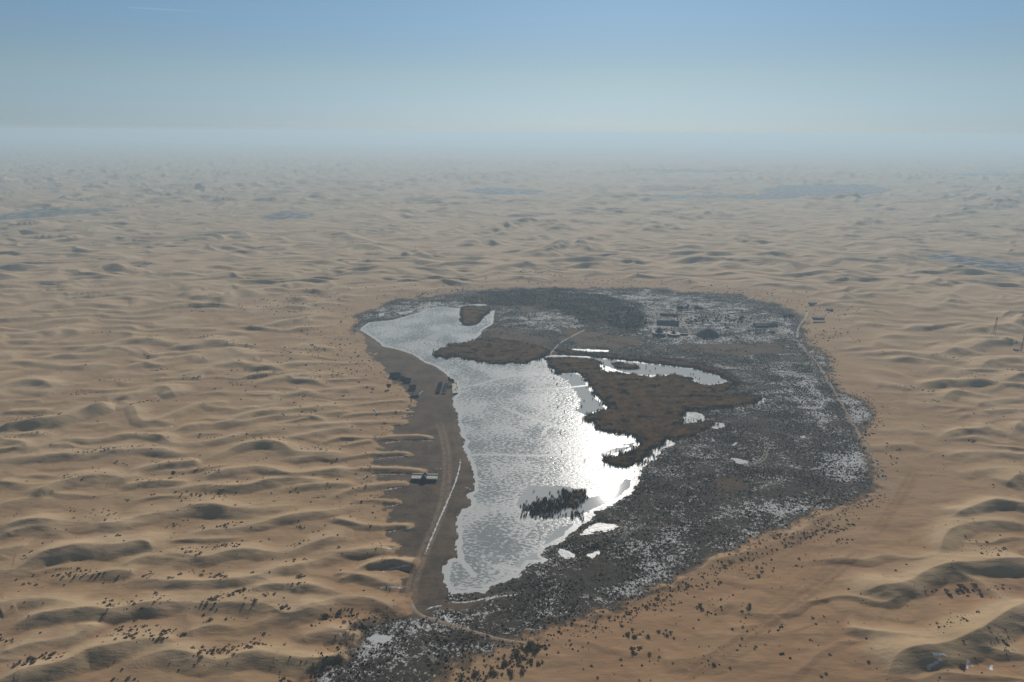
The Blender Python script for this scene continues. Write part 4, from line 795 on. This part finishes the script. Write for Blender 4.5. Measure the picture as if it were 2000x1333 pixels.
# village
r_ = thing('domed_hall', 1382, 655, 0, 'great dark bell-shaped hall, the largest roof of the oasis village', 'hall')
MB().lathe([(15.5, -.6), (15.5, 2.4)], 32).build('wall', M_WOOD, r_)
MB().lathe([(18.6, 1.6), (17.2, 2.9), (14.6, 5.4), (11.4, 8.2), (8.2, 10.4), (5.2, 11.9), (2.8, 12.6), (.6, 12.9)], 32, rib=.035).build('roof', M_FELT, r_); MB().lathe([(1.4, 12.7), (1.4, 13.4), (.2, 14.0)], 10).build('crown_ring', M_SLATE, r_)
for k in range(3): MB().box(-5 + k * 4, -3 + k * 4, -15.7, -15.3, 0, 2.2).build('door', M_PALE if k == 1 else M_BLUE, r_)
MB().box(-8, 9, -22, -16.5, -.4, .7).build('porch', M_SNOWR, r_)
def tent(px_, py_, rr, hh, rt, ht, lab):
    r_ = thing('round_tent', px_, py_, 0, lab, 'tent')
    MB().lathe([(rt, -.5), (rt, ht), (rt + .5, ht), (rt + .5, ht + .5), (rt - .4, ht + .5), (rt - .4, ht + .1), (.1, ht + .05)], 28).build('terrace', M_BLUE, r_)
    MB().lathe([(rt - .2, ht + .52), (rt + .55, ht + .52), (rt + .55, ht + .75), (rt - .2, ht + .75)], 28).build('parapet', M_DECK, r_)
    MB().lathe([(rr * .82, ht), (rr * .82, ht + 2.0)], 20).build('wall', M_PALE, r_); MB().lathe([(rr, ht + 1.7), (rr * .55, ht + hh * .45), (rr * .22, ht + hh * .8), (.1, ht + hh)], 20, rib=.03).build('roof', M_FELT, r_)
    MB().box(-.8, .8, -rr * .82 - .1, -rr * .82 + .2, ht, ht + 1.8).build('door', M_BLUE, r_)
tent(1287, 654, 7.2, 9.5, 10.5, 3.6, 'tall pointed round tent on the western terrace, left of the domed hall')
tent(1315, 655, 5.0, 5.5, 10.0, 2.6, 'low pointed round tent between the tall tent and the domed hall')
r_ = thing('garden_wall', 1336, 655, 0, 'dark curved garden wall between the low round tent and the sandy lane', 'wall'); MB().box(-6, 6, -1, 1, -.4, 2.6).build('wall', M_BLUE, r_); MB().box(-6.2, 6.2, -1.2, 1.2, 2.6, 2.85).build('coping', M_DECK, r_)
for px_, py_, rz, L, Dp, hw, hr, nw, roof, lab in [
  (1304,634,-8,36,11,3.0,6.5,9,M_SLATE,'long blue-grey roofed house directly behind the round tents'),
  (1306,617,-13,31,6,2.4,3.8,7,M_WOOD,'long dark low house north of the blue-grey roofed house'),
  (1486,638,4,22,13,3.4,6.2,6,M_SLATE,'broad western block of the large village building'),
  (1506,637,4,18,10,3.0,5.6,5,M_SLATE,'lower eastern block of the large village building'),
  (1598,623.5,0,18,7,3.2,4.6,6,M_SNOWR,'dark walled house with a pale roof east of the lane'),
  (1587,595.5,8,14,6,2.4,3.6,4,M_SNOWR,'northernmost house, small and pale roofed, on the sand'),
  (1620,606.5,-6,11,6,2.4,3.6,3,M_SNOWR,'easternmost small pale-roofed house at the foot of the sand'),
  (1367,603.5,0,8,5,2.2,3.4,3,M_WOOD,'small dark shed behind the village trees'),
  (1420,641,0,6,4,2,3,2,M_SNOWR,'tiny pale shed beside the domed hall'),
  (1984,685,10,6,4,2.2,3.0,2,M_SNOWR,'little hut at the foot of the right-hand mast')]:
    house(thing('village_house', px_, py_, rz, lab, 'house', 'low houses of the oasis village' if px_ < 1700 else None), L, Dp, hw, hr, roof, M_WOOD, nw)

r_ = thing('pale_terrace', 1383, 635, 0, 'pale snow-covered terrace with low walls behind the domed hall', 'terrace'); MB().box(-9, 9, -5, 5, -.4, .5).build('floor', M_SNOWR, r_)
for a in (-9, 9): MB().box(a - .2, a + .2, -5, 5, .5, 1.6).build('wall', M_PALE, r_)
for px_, py_, L, rz, lab in ((1478,645,36,6,'pale yard wall in front of the large village building'),(1350,612,26,-14,'pale yard wall north of the sandy lane'),(1443,612,40,18,'pale yard wall on the northern edge of the village'),(1600,630,20,2,'pale yard wall below the dark house east of the lane')):
    r_ = thing('yard_wall', px_, py_, rz, lab, 'wall'); MB().box(-L / 2, L / 2, -.25, .25, -.5, 1.6).build('wall', M_PALE, r_)
    for k in range(3): MB().box(-L / 2 + k * L / 2 - .4, -L / 2 + k * L / 2 + .4, -.4, .4, -.5, 2.0).build('pillar', M_PALE, r_)
# masts on the dunes
def mast(px_, py_, hh, base, lab):
    r_ = thing('lattice_mast', px_, py_, 12, lab, 'mast'); m = MB(); tp = .35; n = 9
    c = lambda k, i: (((base * (1 - k / n) + tp * (k / n)) / 2) * (1, 1, -1, -1)[i], ((base * (1 - k / n) + tp * (k / n)) / 2) * (1, -1, -1, 1)[i], -.5 + k / n * hh)
    for i in range(4): m2 = MB().bar(c(0, i), c(n, i), .16, 4).build('leg', M_STEEL, r_)
    for k in range(n):
        for i in range(4): m.bar(c(k, i), c(k + 1, (i + 1) % 4), .07, 3); m.bar(c(k + 1, i), c(k + 1, (i + 1) % 4), .07, 3)
    m.build('bracing', M_STEEL, r_); MB().box(-.7, .7, -.7, .7, hh * .86, hh * .97).build('antenna_cluster', M_STEEL, r_); MB().bar((0, 0, hh - .5), (0, 0, hh + 2), .12, 5).build('spike', M_STEEL, r_)
    MB().box(-base * .7, base * .7, -base * .7, base * .7, -.8, .25).build('footing', M_DECK, r_)
mast(1941, 652, 30, 4.4, 'tall open lattice mast on the dunes at the right, its two legs wide apart')
mast(1993.5, 687, 28, 1.8, 'slender single mast at the right edge beside the little hut')
r_ = thing('marker_pole', 811, 489, 0, 'tiny marker pole on the crest of a far dune', 'pole'); MB().bar((0, 0, -1), (0, 0, 10), .35, 5).build('shaft', M_STEEL, r_); MB().box(-.9, .9, -.2, .2, 7.5, 9.5).build('board', M_STEEL, r_)

# the person by the cars
r_ = thing('person', 742.7, 803, 0, 'person in dark red clothing standing beside the parked white cars', 'person')
def body(root, segs, name, mat):
    me = bpy.data.meshes.new(name); me.from_pydata([s_[0] for s_ in segs], [(s_[2], i) for i, s_ in enumerate(segs) if s_[2] is not None], []); o = bpy.data.objects.new(name, me); COL.objects.link(o); o.parent = root; me.materials.append(mat)
    m = o.modifiers.new('skin', 'SKIN')
    for i, s_ in enumerate(segs): me.skin_vertices[0].data[i].radius = (s_[1], s_[1] * .85)
    me.skin_vertices[0].data[0].use_root = True; o.modifiers.new('sub', 'SUBSURF').levels = 1; return o
J = [((0, 0, .95), .15, None), ((0, 0, 1.15), .14, 0), ((0, 0, 1.40), .17, 1), ((0, 0, 1.53), .06, 2), ((0, -.02, 1.66), .10, 3), ((0, 0, 1.74), .06, 4)]
for sgn in (-1, 1):
    b = len(J); J += [((sgn * .20, 0, 1.42), .065, 2), ((sgn * .27, .02, 1.15), .05, b), ((sgn * .28, -.05, .90), .038, b + 1), ((sgn * .28, -.07, .80), .035, b + 2)]
    b = len(J); J += [((sgn * .10, 0, .86), .10, 0), ((sgn * .11, -.02, .48), .065, b), ((sgn * .12, .02, .08), .045, b + 1), ((sgn * .12, -.14, .04), .04, b + 2)]
body(r_, J, 'body', simple('dark red coat', (.16, .05, .04), .9)); MB().lathe([(.10, 1.66), (.115, 1.72), (.08, 1.79), (.01, 1.82)], 10).build('hair', M_TYRE, r_)

# ---------------------------------------------------------------- trees
M_LEAF = mat_plant('bare twiggy crown', (.032, .036, .034), (.060, .056, .046), .3, .95, .15); M_BARK = simple('bark', (.06, .048, .038))
def tree(root, seed, h_, rad, n=420, slim=1.0):
    rng = np.random.RandomState(seed); m = MB(); V, Fc = [], []
    tr_ = MB().bar((0, 0, -.6), (.15, .05, h_ * .45), h_ * .035, 6); limbs = []
    for k in range(6):
        a = rng.rand() * 6.28; e = (math.cos(a) * rad * .6, math.sin(a) * rad * .6, h_ * (.5 + .3 * rng.rand())); tr_.bar((.1, .03, h_ * (.2 + .2 * rng.rand())), e, h_ * .014, 4); limbs.append(e)
    tr_.build('trunk', M_BARK, root)
    cl = [(0, 0, h_ * .68, rad * .62)] + [(e[0], e[1], e[2], rad * (.35 + .2 * rng.rand())) for e in limbs]
    for k in range(n):
        cx, cy, cz, cr_ = cl[rng.randint(len(cl))]; d = rng.randn(3); d /= np.linalg.norm(d); q = cr_ * rng.rand() ** .35
        p = np.array([cx, cy, cz]) + d * q * np.array([1, 1, 1.05 * slim]); p[2] = max(p[2], h_ * .12)
        a = rng.randn(3); a /= np.linalg.norm(a); b = np.cross(a, d); b /= np.linalg.norm(b) + 1e-9; s_ = rad * (.10 + .10 * rng.rand()); i = len(V)
        V += [p - a * s_, p + a * s_ * .6 - b * s_, p + a * s_ + b * s_ * .4, p - a * s_ * .3 + b * s_]; Fc += [(i, i + 1, i + 2, i + 3)]
    m.poly(V, Fc).build('crown', M_LEAF, root)
T0 = []
for k, (h_, rd, sl_) in enumerate([(6, 2.6, 1), (5, 2.4, .9), (7, 2.6, 1.3), (9.5, 1.5, 2.2)]):
    o = thing('tree', 879, 748, 0, '', 'tree'); tree(o, 60 + k, h_, rd, 420, sl_); T0.append(o)
def plant(src, first, px_, py_, sc2, lab, grp=None, rng=random.Random(3)):
    x, y = W([(px_, py_)])[0]; z = float(zat([x], [y])[0]); x, y = W([(px_, py_)], z)[0]; z = float(zat([x], [y])[0])
    if first: o = src; o.location = (x, y, z); o.rotation_euler = (0, 0, rng.random() * 6); o.scale = (sc2,) * 3; o['label'] = lab
    else: o = copy_thing(src, (x, y, z), rng.random() * 6, lab, None, sc2)
    if grp: o['group'] = grp
    elif 'group' in o: del o['group']
    return o
plant(T0[3], True, 877, 748, 1.0, 'slender upright tree on the lake shore by the landing deck')
plant(T0[2], True, 882, 751, 1.2, 'big round dark tree on the lake shore by the landing deck')
plant(T0[0], True, 759.5, 760, 1.15, 'round dark tree on the sand just west of the camp huts')
plant(T0[1], True, 728, 764, .7, 'low dark tree farthest west of the camp')
plant(T0[3], False, 803, 788, .7, 'thin bare tree on the sand tongue south of the pale hut')
plant(T0[0], False, 339.5, 929, .85, 'big round bush standing alone on the left dune field')
rr = random.Random(8)
def grove(poly, n, sc2, lab, grp, srcs=(0, 1, 2)):
    P = np.array(poly); k = 0
    while k < n:
        a, b = rr.uniform(P[:, 0].min(), P[:, 0].max()), rr.uniform(P[:, 1].min(), P[:, 1].max())
        if sdf(P, np.array([a]), np.array([b]), 99)[0] < 0:
            u_ = (a - P[:, 0].min()) / np.ptp(P[:, 0]); v_ = (b - P[:, 1].min()) / np.ptp(P[:, 1]); wv = ('leftmost', 'left', 'middle', 'right', 'rightmost')[min(4, int(u_ * 5))] + (' rear' if v_ < .34 else ' front' if v_ > .66 else ' centre')
            plant(T0[rr.choice(srcs)], False, a, b, (sc3 := sc2 * rr.uniform(.7, 1.35)), '%s dark tree, %s of %s' % ('tall' if sc3 > sc2 * 1.13 else 'middling' if sc3 > sc2 * .92 else 'small', wv, lab), grp); k += 1
grove([(1335,622),(1400,612),(1470,622),(1468,636),(1420,638),(1365,636),(1345,630)], 70, .62, 'the village grove beside the domed hall', 'trees of the village grove')
grove([(1318,602),(1345,600),(1350,607),(1322,609)], 14, .9, 'the dense clump behind the long house', 'trees of the clump behind the long dark house')
grove([(1350,602),(1366,600),(1366,609),(1352,609)], 6, .8, 'the small clump north of the village', 'trees of the small clump')
grove([(1527,617),(1551,617),(1552,624),(1530,625)], 12, .85, 'the thicket by the lane', 'trees of the thicket by the lane')
grove([(1448,648),(1515,648),(1516,653),(1450,655)], 34, .45, 'the hedge row below the large building', 'trees of the hedge row')
grove([(1180,608),(1225,602),(1262,618),(1262,640),(1230,650),(1185,640)], 60, .8, 'the wood left of the round tents', 'trees of the wood')
grove([(940,575),(1080,570),(1180,580),(1220,600),(1100,610),(980,592)], 50, .7, 'the thin wood north of the lake', 'trees of the northern wood')

# ---------------------------------------------------------------- desert shrubs
cD = lambda *a: [(x / 2.857, 980 + y / 2.857, rx / 2.857, ry / 2.857, n, s_, t_) for x, y, rx, ry, n, s_, t_ in a]
cU = lambda *a: [(x / 2.857, 640 + y / 2.857, rx / 2.857, ry / 2.857, n, s_, t_) for x, y, rx, ry, n, s_, t_ in a]
cH = lambda *a: [(1100 + x / 2.222, 980 + y / 2.222, rx / 2.222, ry / 2.222, n, s_, t_) for x, y, rx, ry, n, s_, t_ in a]
cG = lambda *a: [(1500 + x / 3.332, 540 + y / 3.332, rx / 3.332, ry / 3.332, n, s_, t_) for x, y, rx, ry, n, s_, t_ in a]
CL = cD((480,405,150,26,75,1.0,.12),(380,420,50,20,12,1.1,.1),(840,415,40,25,20,.9,0),(1060,285,80,20,30,1,.1),(1270,250,100,24,38,.9,-.1),(1290,132,110,14,30,.9,-.15),(1130,152,40,8,10,1,0),(1100,400,60,20,14,1.1,0),(1220,425,55,18,22,1.4,0),
 (1010,420,14,9,2,1.8,0),(960,438,30,8,4,1.3,0),(1170,562,80,20,36,1.2,-.2),(1310,505,90,28,45,1.1,-.4),(1390,552,26,20,6,1.6,0),(680,575,120,36,42,1.1,-.1),(890,545,40,24,14,1.3,0),(1580,590,35,22,14,1.2,0),
 (740,740,140,42,85,1.05,0),(950,735,50,30,24,1.1,-.2),(1035,747,14,9,3,1.8,0),(1210,835,110,30,55,1.2,-.1),(1400,805,90,25,35,1.2,-.5),(200,890,110,26,60,1.2,-.2),(290,860,25,14,6,1.4,0),(40,782,70,20,28,1,0),(1910,630,90,36,55,1.25,0),(600,85,110,34,45,.65,0),
 (390,42,30,16,14,.9,0),(130,305,60,25,14,.8,0),(80,75,50,12,10,.9,0),(990,125,60,26,22,.9,-.4),(960,185,20,18,3,1.3,0),(672,186,18,7,3,1.3,0),(590,195,8,6,2,1.4,0),(870,265,25,16,7,1,0),(1640,243,50,20,12,1.3,-.3),(1700,220,20,8,3,1.2,0),
 (1680,135,28,16,10,1,0),(1650,325,60,14,12,.8,0),(1690,430,26,14,4,2.0,-.4),(1410,400,20,9,3,1.6,0),(350,460,10,8,2,1.2,0),(180,464,40,8,5,.9,0),(1490,505,40,14,8,1.2,-.2),(1640,472,70,8,10,1,-.1),(1590,992,40,16,9,1.3,0),(1745,900,10,10,3,1.5,0),
 (1170,665,12,12,3,1.5,0),(1295,650,12,10,2,1.3,0),(1740,695,10,8,2,1.2,0),(1450,230,12,8,2,1.3,0),(1500,210,14,8,3,.9,0),(1890,258,12,8,2,1.1,0),(1760,185,50,20,8,.8,0),(700,995,100,12,12,1.1,0)) + \
 cU((430,365,90,14,38,.9,0),(790,415,80,12,40,.85,-.1),(860,233,120,9,44,.9,-.1),(1110,272,90,6,26,.8,-.05),(1350,312,60,8,26,.8,0),(1190,340,60,9,24,.8,-.1),(840,147,55,13,22,1,-.2),(1130,55,90,8,60,.9,0),(880,55,80,8,30,.8,0),(570,32,60,8,34,1,0),
 (1280,88,50,8,26,.9,0),(1395,110,12,7,4,1.6,0),(1740,118,110,16,90,.9,0),(150,502,130,11,50,.9,-.12),(320,490,30,6,10,1,0),(230,595,70,9,26,.8,0),(820,603,70,5,18,.8,0),(1180,612,110,9,28,.8,0),(600,686,190,12,95,.9,-.08),(950,752,170,12,44,.8,-.1),
 (670,755,40,10,12,1,0),(420,840,80,12,28,.8,0),(830,855,100,15,34,.8,0),(1200,810,24,12,7,1.6,0),(1120,795,90,20,34,.9,0),(510,790,24,8,4,1.5,0),(700,960,14,8,2,1.4,0),(845,938,30,8,6,1.3,0),(1140,930,170,42,60,1,-.1),(1300,875,90,12,20,.8,0),(60,590,40,14,14,.9,0),
 (650,298,90,8,26,.8,0),(1900,240,160,50,80,1,-.1),(1650,380,110,22,22,.9,0),(1480,618,150,22,60,.9,0),(1780,680,70,15,36,.9,0),(1870,740,60,20,10,1.1,0),(1460,745,40,12,5,1.4,-.2),(1700,465,190,22,44,.9,-.1),(1640,422,30,5,4,1.5,0),(1500,255,40,8,10,1.1,-.1),(1480,920,250,60,45,.8,0),(1780,945,30,10,9,1.2,0)) + \
 cH((1110,130,110,20,70,1.0,-.3),(1200,120,60,16,34,1.1,-.3),(1130,170,120,20,36,.9,0),(900,150,120,20,60,.9,-.3),(1840,210,65,36,40,1,.2),(1915,210,8,5,3,1.6,0),(1745,370,36,20,22,1.4,0),(1850,395,130,22,28,1,0),(1620,380,60,12,22,.9,.1),(1675,405,8,6,3,1.7,0),(1700,522,95,32,44,.8,-.2),
 (1950,610,60,80,34,.9,.4),(590,458,26,14,10,1.3,0),(800,468,40,30,14,1.1,0),(310,650,30,20,16,1.3,0),(645,710,40,8,7,1.3,0),(1300,430,20,10,4,1,0),(1030,270,90,18,16,1,0),(860,270,60,40,18,1.1,0),(820,325,30,14,8,1.3,0),(680,352,20,8,6,1.3,0),(1730,718,16,9,4,2.0,0),(310,570,50,30,18,1.3,0),(240,490,60,24,40,1.2,0),
 (380,440,90,18,34,1,-.5),(560,370,60,12,12,1,0),(450,570,50,20,12,1.2,0),(650,480,90,10,16,.9,-.4),(900,550,120,20,20,.8,-.1),(1130,750,20,8,4,1.2,0),(700,420,90,12,16,.9,-.3),(720,650,120,40,16,.9,0),(1200,350,200,40,16,.8,0),(400,700,40,30,8,1.1,0),(1150,560,160,60,14,.8,0)) + \
 cG((600,860,60,40,60,.8,.3),(660,830,60,60,70,.8,.8),(770,850,50,28,30,.9,0),(1000,722,140,8,34,.9,.03),(1060,808,80,6,22,.9,0),(1280,658,160,8,16,.8,0),(1330,625,100,12,12,.8,0),(1430,860,50,8,12,.9,0),(1330,1065,25,8,9,1.2,0),(820,1112,60,14,14,1,0),(870,1200,90,60,22,.9,0),
 (1200,512,90,7,20,.9,0),(1590,608,50,9,12,1,0),(430,370,120,25,60,.8,0),(650,1000,40,40,26,1,0),(520,1230,60,60,60,.8,.5),(700,1260,50,50,40,.9,.5),(420,560,30,30,24,.9,0),(1200,950,300,60,20,.7,0),(1100,1250,60,60,12,.8,0)) + \
 [(a_, b_, c_, d_, int(n_ * 1.25), s_ * 1.35, t_) for a_, b_, c_, d_, n_, s_, t_ in [(560,600,130,16,150,.9,-.05),(620,575,120,8,110,.9,-.1),(620,650,90,40,110,.9,-.1),(430,600,70,4,40,.9,0),(600,690,90,20,60,.9,-.1),(700,700,50,40,60,.9,0),(960,545,150,6,120,.9,-.08),(1150,552,150,10,220,.9,0),(1060,528,40,2.5,50,1,-.1),(1020,525,8,5,14,1,0),
  (1350,560,150,8,120,.9,.05),(1480,575,80,12,110,.9,.1),(1560,600,70,14,90,.9,.2),(1640,610,50,12,40,.9,0),(1620,660,70,16,60,.9,0),(700,1240,30,20,20,1.2,0),(1040,1265,30,8,36,1.6,0),(1000,1300,60,18,50,1.1,-.3),(930,1320,60,10,40,1.1,0),(850,570,90,5,120,1,-.1),(520,745,160,40,50,.8,0),(200,900,200,60,30,.7,0),(680,820,60,60,30,.7,0),(690,960,50,60,30,.7,0)]]
rng = np.random.RandomState(11); L_ = []
for ci, (cx_, cy_, rx, ry, n, s_, t_) in enumerate(CL):
    n = max(2, int(n * .8)); q = rng.randn(n, 2) * .35 + rng.rand(n, 2) * 1.6 - .8; px_ = cx_ + q[:, 0] * rx; py_ = cy_ + q[:, 1] * ry + q[:, 0] * rx * t_
    P = W(np.stack([px_, py_], 1)); L_ += [(p[0], p[1], s_ * (.34 + .85 * rng.rand() ** 2.6), ci) for p in P]
# a belt of shrubs on the sand round the marsh, and a sparse sprinkling everywhere
Pm = W([(900,1320),(1010,1262),(1120,1230),(1210,1199),(1290,1160),(1365,1122),(1430,1090),(1540,1040),(1650,995),(1720,965)])
for k in range(420):
    t_ = rng.rand() * (len(Pm) - 1); i = int(t_); p = Pm[i] + (Pm[i + 1] - Pm[i]) * (t_ - i) + np.array([.3, -1]) * abs(rng.randn()) * 7 + rng.randn(2) * 2; L_.append((p[0], p[1], (.35 + .5 * rng.rand() ** 2), 900))
for k in range(700):
    p = W([(rng.rand() * 2000, 560 + 770 * rng.rand())])[0]; L_.append((p[0], p[1], (.35 + .5 * rng.rand() ** 2), 901))
L_ = np.array(L_); g = fields_c(L_[:, 0], L_[:, 1])
k = (g["low"] > 1) & (L_[:, 1] > 200); L_, Zg = L_[k], g['z'][k]
for _ in range(1):   # each shrub stands where the photograph shows it, on its own height of sand
    L_[:, :2] *= (1 - Zg / H)[:, None]; Zg = fields_c(L_[:, 0], L_[:, 1])['z']
app = L_[:, 2] / np.hypot(np.hypot(L_[:, 0], L_[:, 1]), H); order = np.argsort(-app); print('shrubs', len(L_))
M_SH2 = mat_plant('brown desert shrub', (.075, .052, .034), (.135, .095, .060), .3); M_SH3 = mat_plant('grey olive shrub', (.050, .050, .036), (.100, .095, .068), .3)
def shrub_mesh(seed):
    rng = np.random.RandomState(seed); V, Fc = [], []
    for k in range(130):
        a = rng.rand() * 6.283; el_ = math.asin(rng.rand() ** .7); q = .95 * rng.rand() ** .3 * (1 + .25 * math.sin(3 * a + seed)); p = np.array([math.cos(a) * math.cos(el_) * q, math.sin(a) * math.cos(el_) * q, .72 * math.sin(el_) * q + .04])
        d = rng.randn(3); d /= np.linalg.norm(d); e = np.cross(d, [0, 0, 1]); e /= np.linalg.norm(e) + 1e-9; s_ = .07 + .12 * rng.rand(); i = len(V); V += [p - d * s_, p + e * s_, p + d * s_, p - e * s_ * .8]; Fc.append((i, i + 1, i + 2, i + 3))
    me = bpy.data.meshes.new('desert_shrub'); me.from_pydata([tuple(v) for v in V], [], Fc); me.update(); me.materials.append((M_SHRUB, M_SH2, M_SH3)[seed % 3]); return me
SM = [shrub_mesh(k) for k in range(8)]
NCOL = {}
def where_(x, y):
    d = math.hypot(x, y)
    a = 'left' if x < -120 else ('right' if x > 190 else 'middle')
    return a, 'lowest' if y < 385 else ('lower' if y < 460 else ('mid' if y < 600 else 'upper'))
names = {}
ORD = {2: ['left', 'right'], 3: ['left', 'middle', 'right'], 4: ['leftmost', 'second', 'third', 'rightmost'], 5: ['leftmost', 'second', 'middle', 'fourth', 'rightmost'], 6: ['leftmost', 'second', 'third', 'fourth', 'fifth', 'rightmost']}
def cell(x, y, ci):
    d = np.array([x, y, -H]) @ CMi; a, b = 1000 - F * d[0] / d[2], 666.5 + F * d[1] / d[2]
    c = next(w_ for v, w_ in ((110, 'at the left edge'), (250, 'on the far left dunes'), (400, 'on the left dunes'), (560, 'left of the mud flat'), (760, 'beside the mud flat'), (960, 'at the marsh tip'), (1120, 'just right of the marsh tip'),
        (1300, 'on the sand below the marsh'), (1500, 'on the sand right of centre'), (1700, 'on the right-hand sand'), (1860, 'on the right-hand dunes'), (9999, 'at the right edge')) if a < v)
    r_ = next(w_ for v, w_ in ((700, 'far up'), (850, 'high'), (960, 'halfway up'), (1040, 'below halfway'), (1110, 'low'), (1180, 'lower still'), (1250, 'near the bottom'), (9999, 'along the bottom edge')) if b < v)
    return ('bank shrub ' if ci == 900 else 'lone shrub ' if ci == 901 else 'clump shrub ') + c + ', ' + r_
for n_, i in enumerate(order[:300]):
    x, y, s_, ci = L_[i]; ci = int(ci); o = bpy.data.objects.new('desert_shrub', SM[n_ % 8]); COL.objects.link(o)
    o.location = (x, y, Zg[i] - .05); q = 1.25 * s_; o.scale = (q * (1 + .3 * rng.rand()), q * (.8 + .3 * rng.rand()), q * (.8 + .4 * rng.rand())); o.rotation_euler = (0, 0, rng.rand() * 6.28)
    o['category'] = 'shrub'; names.setdefault(cell(x, y, ci), []).append((o, x, (n_ % 8) % 3))
TONE = ('dark', 'brown', 'grey olive')
for key, lst in names.items():
    lst.sort(key=lambda q: q[1]); m = len(lst); szs = np.median([q[0].scale[0] for q in lst])
    for k, (o, x, tn) in enumerate(lst):
        w1 = '' if m == 1 else ORD[m][k] + ' ' if m <= 6 else ('left ' if k < m / 3 else 'middle ' if k < 2 * m / 3 else 'right ') + ('bigger ' if o.scale[0] > szs else 'smaller ')
        o['label'] = w1 + TONE[tn] + ' ' + key
        if m > 1: o['group'] = key.replace('shrub', 'shrubs', 1)
i = order[300:]
o = scatter_mesh('scattered_shrubs', PB + [tuft(np.random.RandomState(k + 90), 14, .7, .8, .16) for k in range(5)], np.stack([L_[i, 0], L_[i, 1], Zg[i] - .05], 1), 1.9 * L_[i, 2], 1.35 * L_[i, 2], 12, M_SHRUB)
tag(o, 'thousands of small dark shrubs scattered through the dunes beyond', 'shrubs', kind='stuff')

# the vapour trail high in the sky
mt = bpy.data.materials.new('vapour'); mt.use_nodes = True; t = mt.node_tree; t.nodes.clear(); mo = t.nodes.new('ShaderNodeOutputMaterial'); a1 = t.nodes.new('ShaderNodeBsdfTransparent'); a2 = t.nodes.new('ShaderNodeBsdfTranslucent'); mx = t.nodes.new('ShaderNodeMixShader')
mx.inputs[0].default_value = .03; a2.inputs[0].default_value = (.9, .9, .9, 1); t.links.new(a1.outputs[0], mx.inputs[1]); t.links.new(a2.outputs[0], mx.inputs[2]); t.links.new(mx.outputs[0], mo.inputs[0])
def skyp(px_, py_, z):
    d = np.array([px_ - 1000, 666.5 - py_, -F]) @ CMi.T; return d * (z - H) / d[2]
V, Fc = [], []; n = 8
for k, (px_, py_, r1) in enumerate([(247,14.5,5),(255,15,45),(290,17,60),(335,19.5,55),(372,22,35),(430,26,4)]):
    c = skyp(px_, py_, 9000.0)
    for j in range(n): a = 6.2832 * j / n; V.append((c[0], c[1] + r1 * 1.2 * math.cos(a), 9000 + r1 * math.sin(a)))
    if k: Fc += [((k - 1) * n + j, (k - 1) * n + (j + 1) % n, k * n + (j + 1) % n, k * n + j) for j in range(n)]
tag(mesh_np('vapour_trail', V, Fc, mt, True), 'short thin white vapour trail high in the blue sky, upper left', 'vapour trail')

# ---------------------------------------------------------------- haze: one closed box of even, pale air
hz = bpy.data.materials.new('haze'); hz.use_nodes = True; t = hz.node_tree; t.nodes.clear()
ho = t.nodes.new('ShaderNodeOutputMaterial'); pv = t.nodes.new('ShaderNodeVolumePrincipled')
pv.inputs['Color'].default_value = (.585, .77, .90, 1); pv.inputs['Density'].default_value = .000165; pv.inputs['Anisotropy'].default_value = .24
t.links.new(pv.outputs[0], ho.inputs['Volume'])
x1 = 90000; zt, zb = 330, float(f['z'].min()) - 1
Vb = [(sx * x1, sy, z) for z in (zb, zt) for sx, sy in ((-1, -3200), (1, -3200), (1, 78000), (-1, 78000))]
o = mesh_np('haze', Vb, [(3, 2, 1, 0), (4, 5, 6, 7), (0, 1, 5, 4), (1, 2, 6, 5), (2, 3, 7, 6), (3, 0, 4, 7)], hz)
tag(o, 'thin pale haze over the whole desert', 'haze', kind='stuff')
